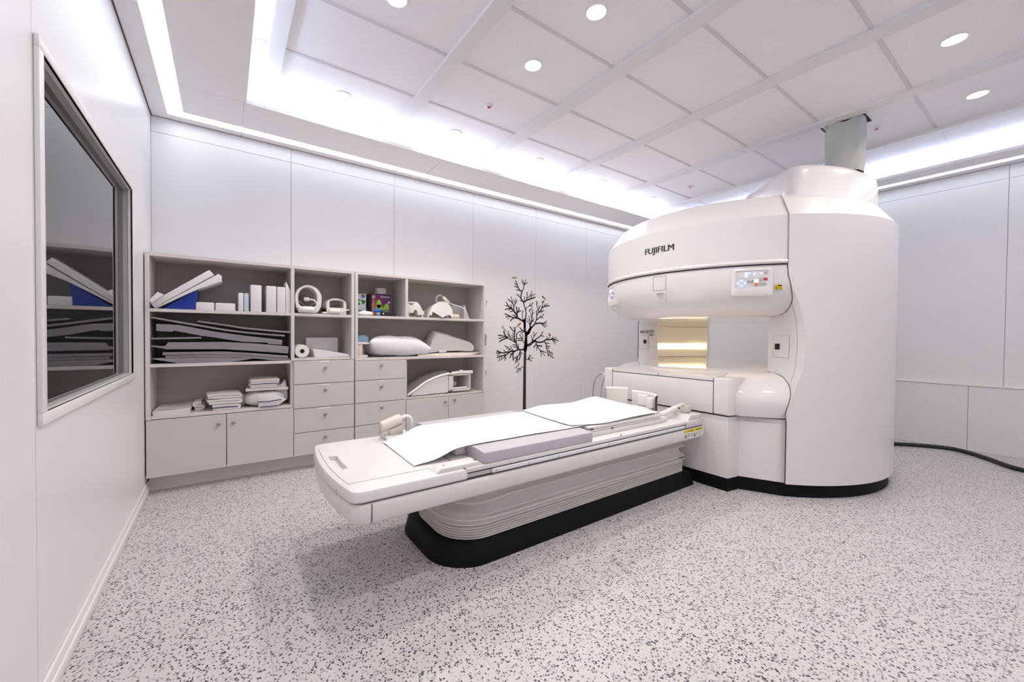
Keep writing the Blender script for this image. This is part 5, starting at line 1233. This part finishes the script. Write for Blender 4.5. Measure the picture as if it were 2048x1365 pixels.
b = B(); b.box(1.775, 2.48, 1.600, 2.21, .5262, .5274); b.box(1.775, 2.46, 1.60, 2.21, .5412, .5424); obj('layer_gap', b, SEAM, r, 0)
b = B(); b.box(2.500, 2.56, 1.60, 1.66, .5015, .530, .004); b.box(2.50, 2.530, 1.66, 2.15, .5015, .560, .006); obj('end_block', b, COILW, r)
for k, (y, z) in enumerate(((1.70, .545), (1.78, .555), (1.88, .560))): obj('socket_dot', B().ball((2.536, y, z), (.002, .006, .006), 10, 6), NAVY if k == 2 else INK, r)
obj('dark_latch', B().box(1.762, 1.79, 1.586, 1.591, .544, .552, .002), INK, r); obj('dark_latch', B().box(1.952, 1.970, 1.586, 1.591, .528, .535, .002), INK, r)
# head rest: curved wall with a gap, flared rim
r = thing('head_rest', (2.66, 1.97, .5015), 'white curved head rest cradle with a gap at the scanner end of the table', 'head rest')
def cradle(a0, a1, n, h):
    rows = []
    prof = [(.205, .5015), (.205, h - .012), (.222, h), (.226, h - .002), (.224, h - .010), (.222, h - .02), (.222, .5015)]
    for rr, zz_ in prof: rows.append([(2.605 + rr * .72 * math.cos(math.radians(a0 + (a1 - a0) * k / n)), 1.965 + rr * 1.06 * math.sin(math.radians(a0 + (a1 - a0) * k / n)), zz_) for k in range(n + 1)])
    b = B().grid(rows)
    return b
obj('far_wall', cradle(28, 88, 14, .672), COILW, r, 40); obj('near_wall', cradle(-70, 18, 20, .655), COILW, r, 40)
b = B().box(2.565, 2.70, 1.80, 2.14, .5015, .548, .01, 3); obj('pad_base', b, COILW, r)
obj('inner_cushion', B().box(2.70, 2.735, 1.86, 1.955, .548, .640, .012, 3), FOAM, r); obj('inner_cushion', B().box(2.65, 2.70, 1.785, 1.84, .548, .630, .012, 3), FOAM, r)

def sheet(x0n, x0f, x1n, x1f, yn, yf, zfun, seed, label):
    nu, nv = 90, 40; rows = []
    for j in range(nv + 1):
        v = j / nv; row = []
        for i in range(nu + 1):
            u = i / nu
            x = x0n + (x0f - x0n) * v + (x1n + (x1f - x1n) * v - (x0n + (x0f - x0n) * v)) * u
            y = yn(x) + (yf(x) - yn(x)) * v
            z = zfun(x, y, u, v) + (noise.noise(Vector((x * 6, y * 6, seed))) * .5 + .5) * .004
            row.append((x, y, z))
        rows.append(row)
    return tag(obj('paper_sheet', B().grid(rows), SHEET, None, 80), label, 'sheet', 'white sheets on the table')
def zs1(x, y, u, v):
    up_ = .5605 + (.0035 if v < .12 else 0)
    lo_ = .503 + .0
    e = .955 - .01 * v
    t_ = smoothstep(.76 - .02 * v, e, x)
    hump = .010 * math.sin(PI * min(1, max(0, (x - .70) / .2))) * (.4 + .6 * math.sin(7 * v + 1))
    return lo_ + (up_ - lo_) * t_ + hump * (1 - t_)
def yn1(x): return 1.668 - .012 * smoothstep(.70, .85, x) - .020 * smoothstep(.88, .95, x) - .01 * smoothstep(1.2, 1.7, x)
def yf1(x): return 2.132 + .022 * smoothstep(.80, .95, x) + .01 * smoothstep(1.3, 1.7, x)
sheet(.700, .712, 1.86, 1.86, yn1, yf1, zs1, 1.0, 'white paper sheet over the mattress, curling down at the free table end')
def zs2(x, y, u, v):
    return .5692 + .002 * smoothstep(1.75, 1.95, x) + .014 * smoothstep(2.25, 2.55, x) * v + .003 * math.sin(9 * x + 3 * v)
def yn2(x): return 1.640 - .045 * smoothstep(1.66, 1.95, x) - .004 * math.sin(11 * x) + .02 * smoothstep(2.2, 2.5, x)
def yf2(x): return 2.185 + .04 * smoothstep(1.75, 1.95, x) + .03 * smoothstep(2.2, 2.6, x) + .005 * math.sin(14 * x)
sheet(1.66, 1.72, 2.48, 2.56, yn2, yf2, zs2, 5.0, 'white sheet over the flat coil board beside the head rest')
# coil plugs at both ends of the table
r = thing('coil_connector', (.80, 2.20, .5), 'beige coil plug with a curved white lead at the free end of the table', 'connector', 'coil plugs on the table')
b = B().prism([(2.15, .5005), (2.165, .518), (2.245, .528), (2.285, .5005)], .742, .885, 'X', .004, 2); obj('socket_base', b, DECK, r)
obj('plug_neck', B().prism([(.775, .518), (.762, .552), (.845, .575), (.85, .522)], 2.185, 2.225, 'Y', .006, 2), COILB, r)
obj('plug_body', B().tube([(.722, 2.205, .571), (.728, 2.205, .572), (.835, 2.205, .606), (.842, 2.205, .608)], [.022, .030, .030, .022], 16), COILB, r, 50)
obj('lead', B().tube(spline([(.835, 2.205, .608), (.868, 2.205, .618), (.895, 2.205, .610), (.908, 2.205, .585), (.910, 2.205, .545), (.908, 2.205, .515)], 6), .0095, 10), FOAM, r)
r = thing('coil_connector', (2.69, 1.64, .5), 'white coil plug lying by the warning sticker end of the table', 'connector', 'coil plugs on the table')
obj('plug_body', B().tube([(2.585, 1.672, .527), (2.592, 1.670, .529), (2.715, 1.632, .572), (2.722, 1.630, .574)], [.015, .021, .021, .016], 16), COILW, r, 50)
obj('plug_nose', B().tube([(2.545, 1.684, .515), (2.592, 1.670, .529)], [.011, .013], 12), COILB, r, 50)
obj('lead', B().tube(spline([(2.715, 1.632, .574), (2.74, 1.625, .590), (2.775, 1.615, .596), (2.80, 1.608, .585)], 6), .009, 10), COILW, r)
obj('socket', B().box(2.775, 2.845, 1.585, 1.64, .536, .585, .008, 3), COILB, r)

# ------------------------------------------------------------------ camera, world, view
w = bpy.data.worlds.new('room'); sc.world = w; w.use_nodes = True
w.node_tree.nodes['Background'].inputs[0].default_value = (.75, .8, .9, 1); w.node_tree.nodes['Background'].inputs[1].default_value = .3
cam = bpy.data.cameras.new('camera'); co = bpy.data.objects.new('camera', cam); COL.objects.link(co)
yaw, pit, rol = math.radians(34.4736), math.radians(-.92384), math.radians(.4481)
f_ = Vector((math.sin(yaw) * math.cos(pit), math.cos(yaw) * math.cos(pit), math.sin(pit)))
r_ = Vector((math.cos(yaw), -math.sin(yaw), 0)); u_ = r_.cross(f_)
R_ = r_ * math.cos(rol) + u_ * math.sin(rol); U_ = -r_ * math.sin(rol) + u_ * math.cos(rol)
M = Matrix((R_, U_, -f_)).transposed().to_4x4(); M.translation = (0, 0, 1.1)
co.matrix_world = M
cam.sensor_width = 36; cam.lens = 789.94 / 2048 * 36; cam.shift_x = (1024 - 993.04) / 2048; cam.clip_start = .02
sc.camera = co
sc.view_settings.view_transform = 'Standard'; sc.view_settings.look = 'None'; sc.view_settings.gamma = 1
sc.view_settings.exposure = -.38
sc.view_settings.use_curve_mapping = False
sc.cycles.max_bounces = 10; sc.cycles.diffuse_bounces = 6; sc.cycles.glossy_bounces = 4
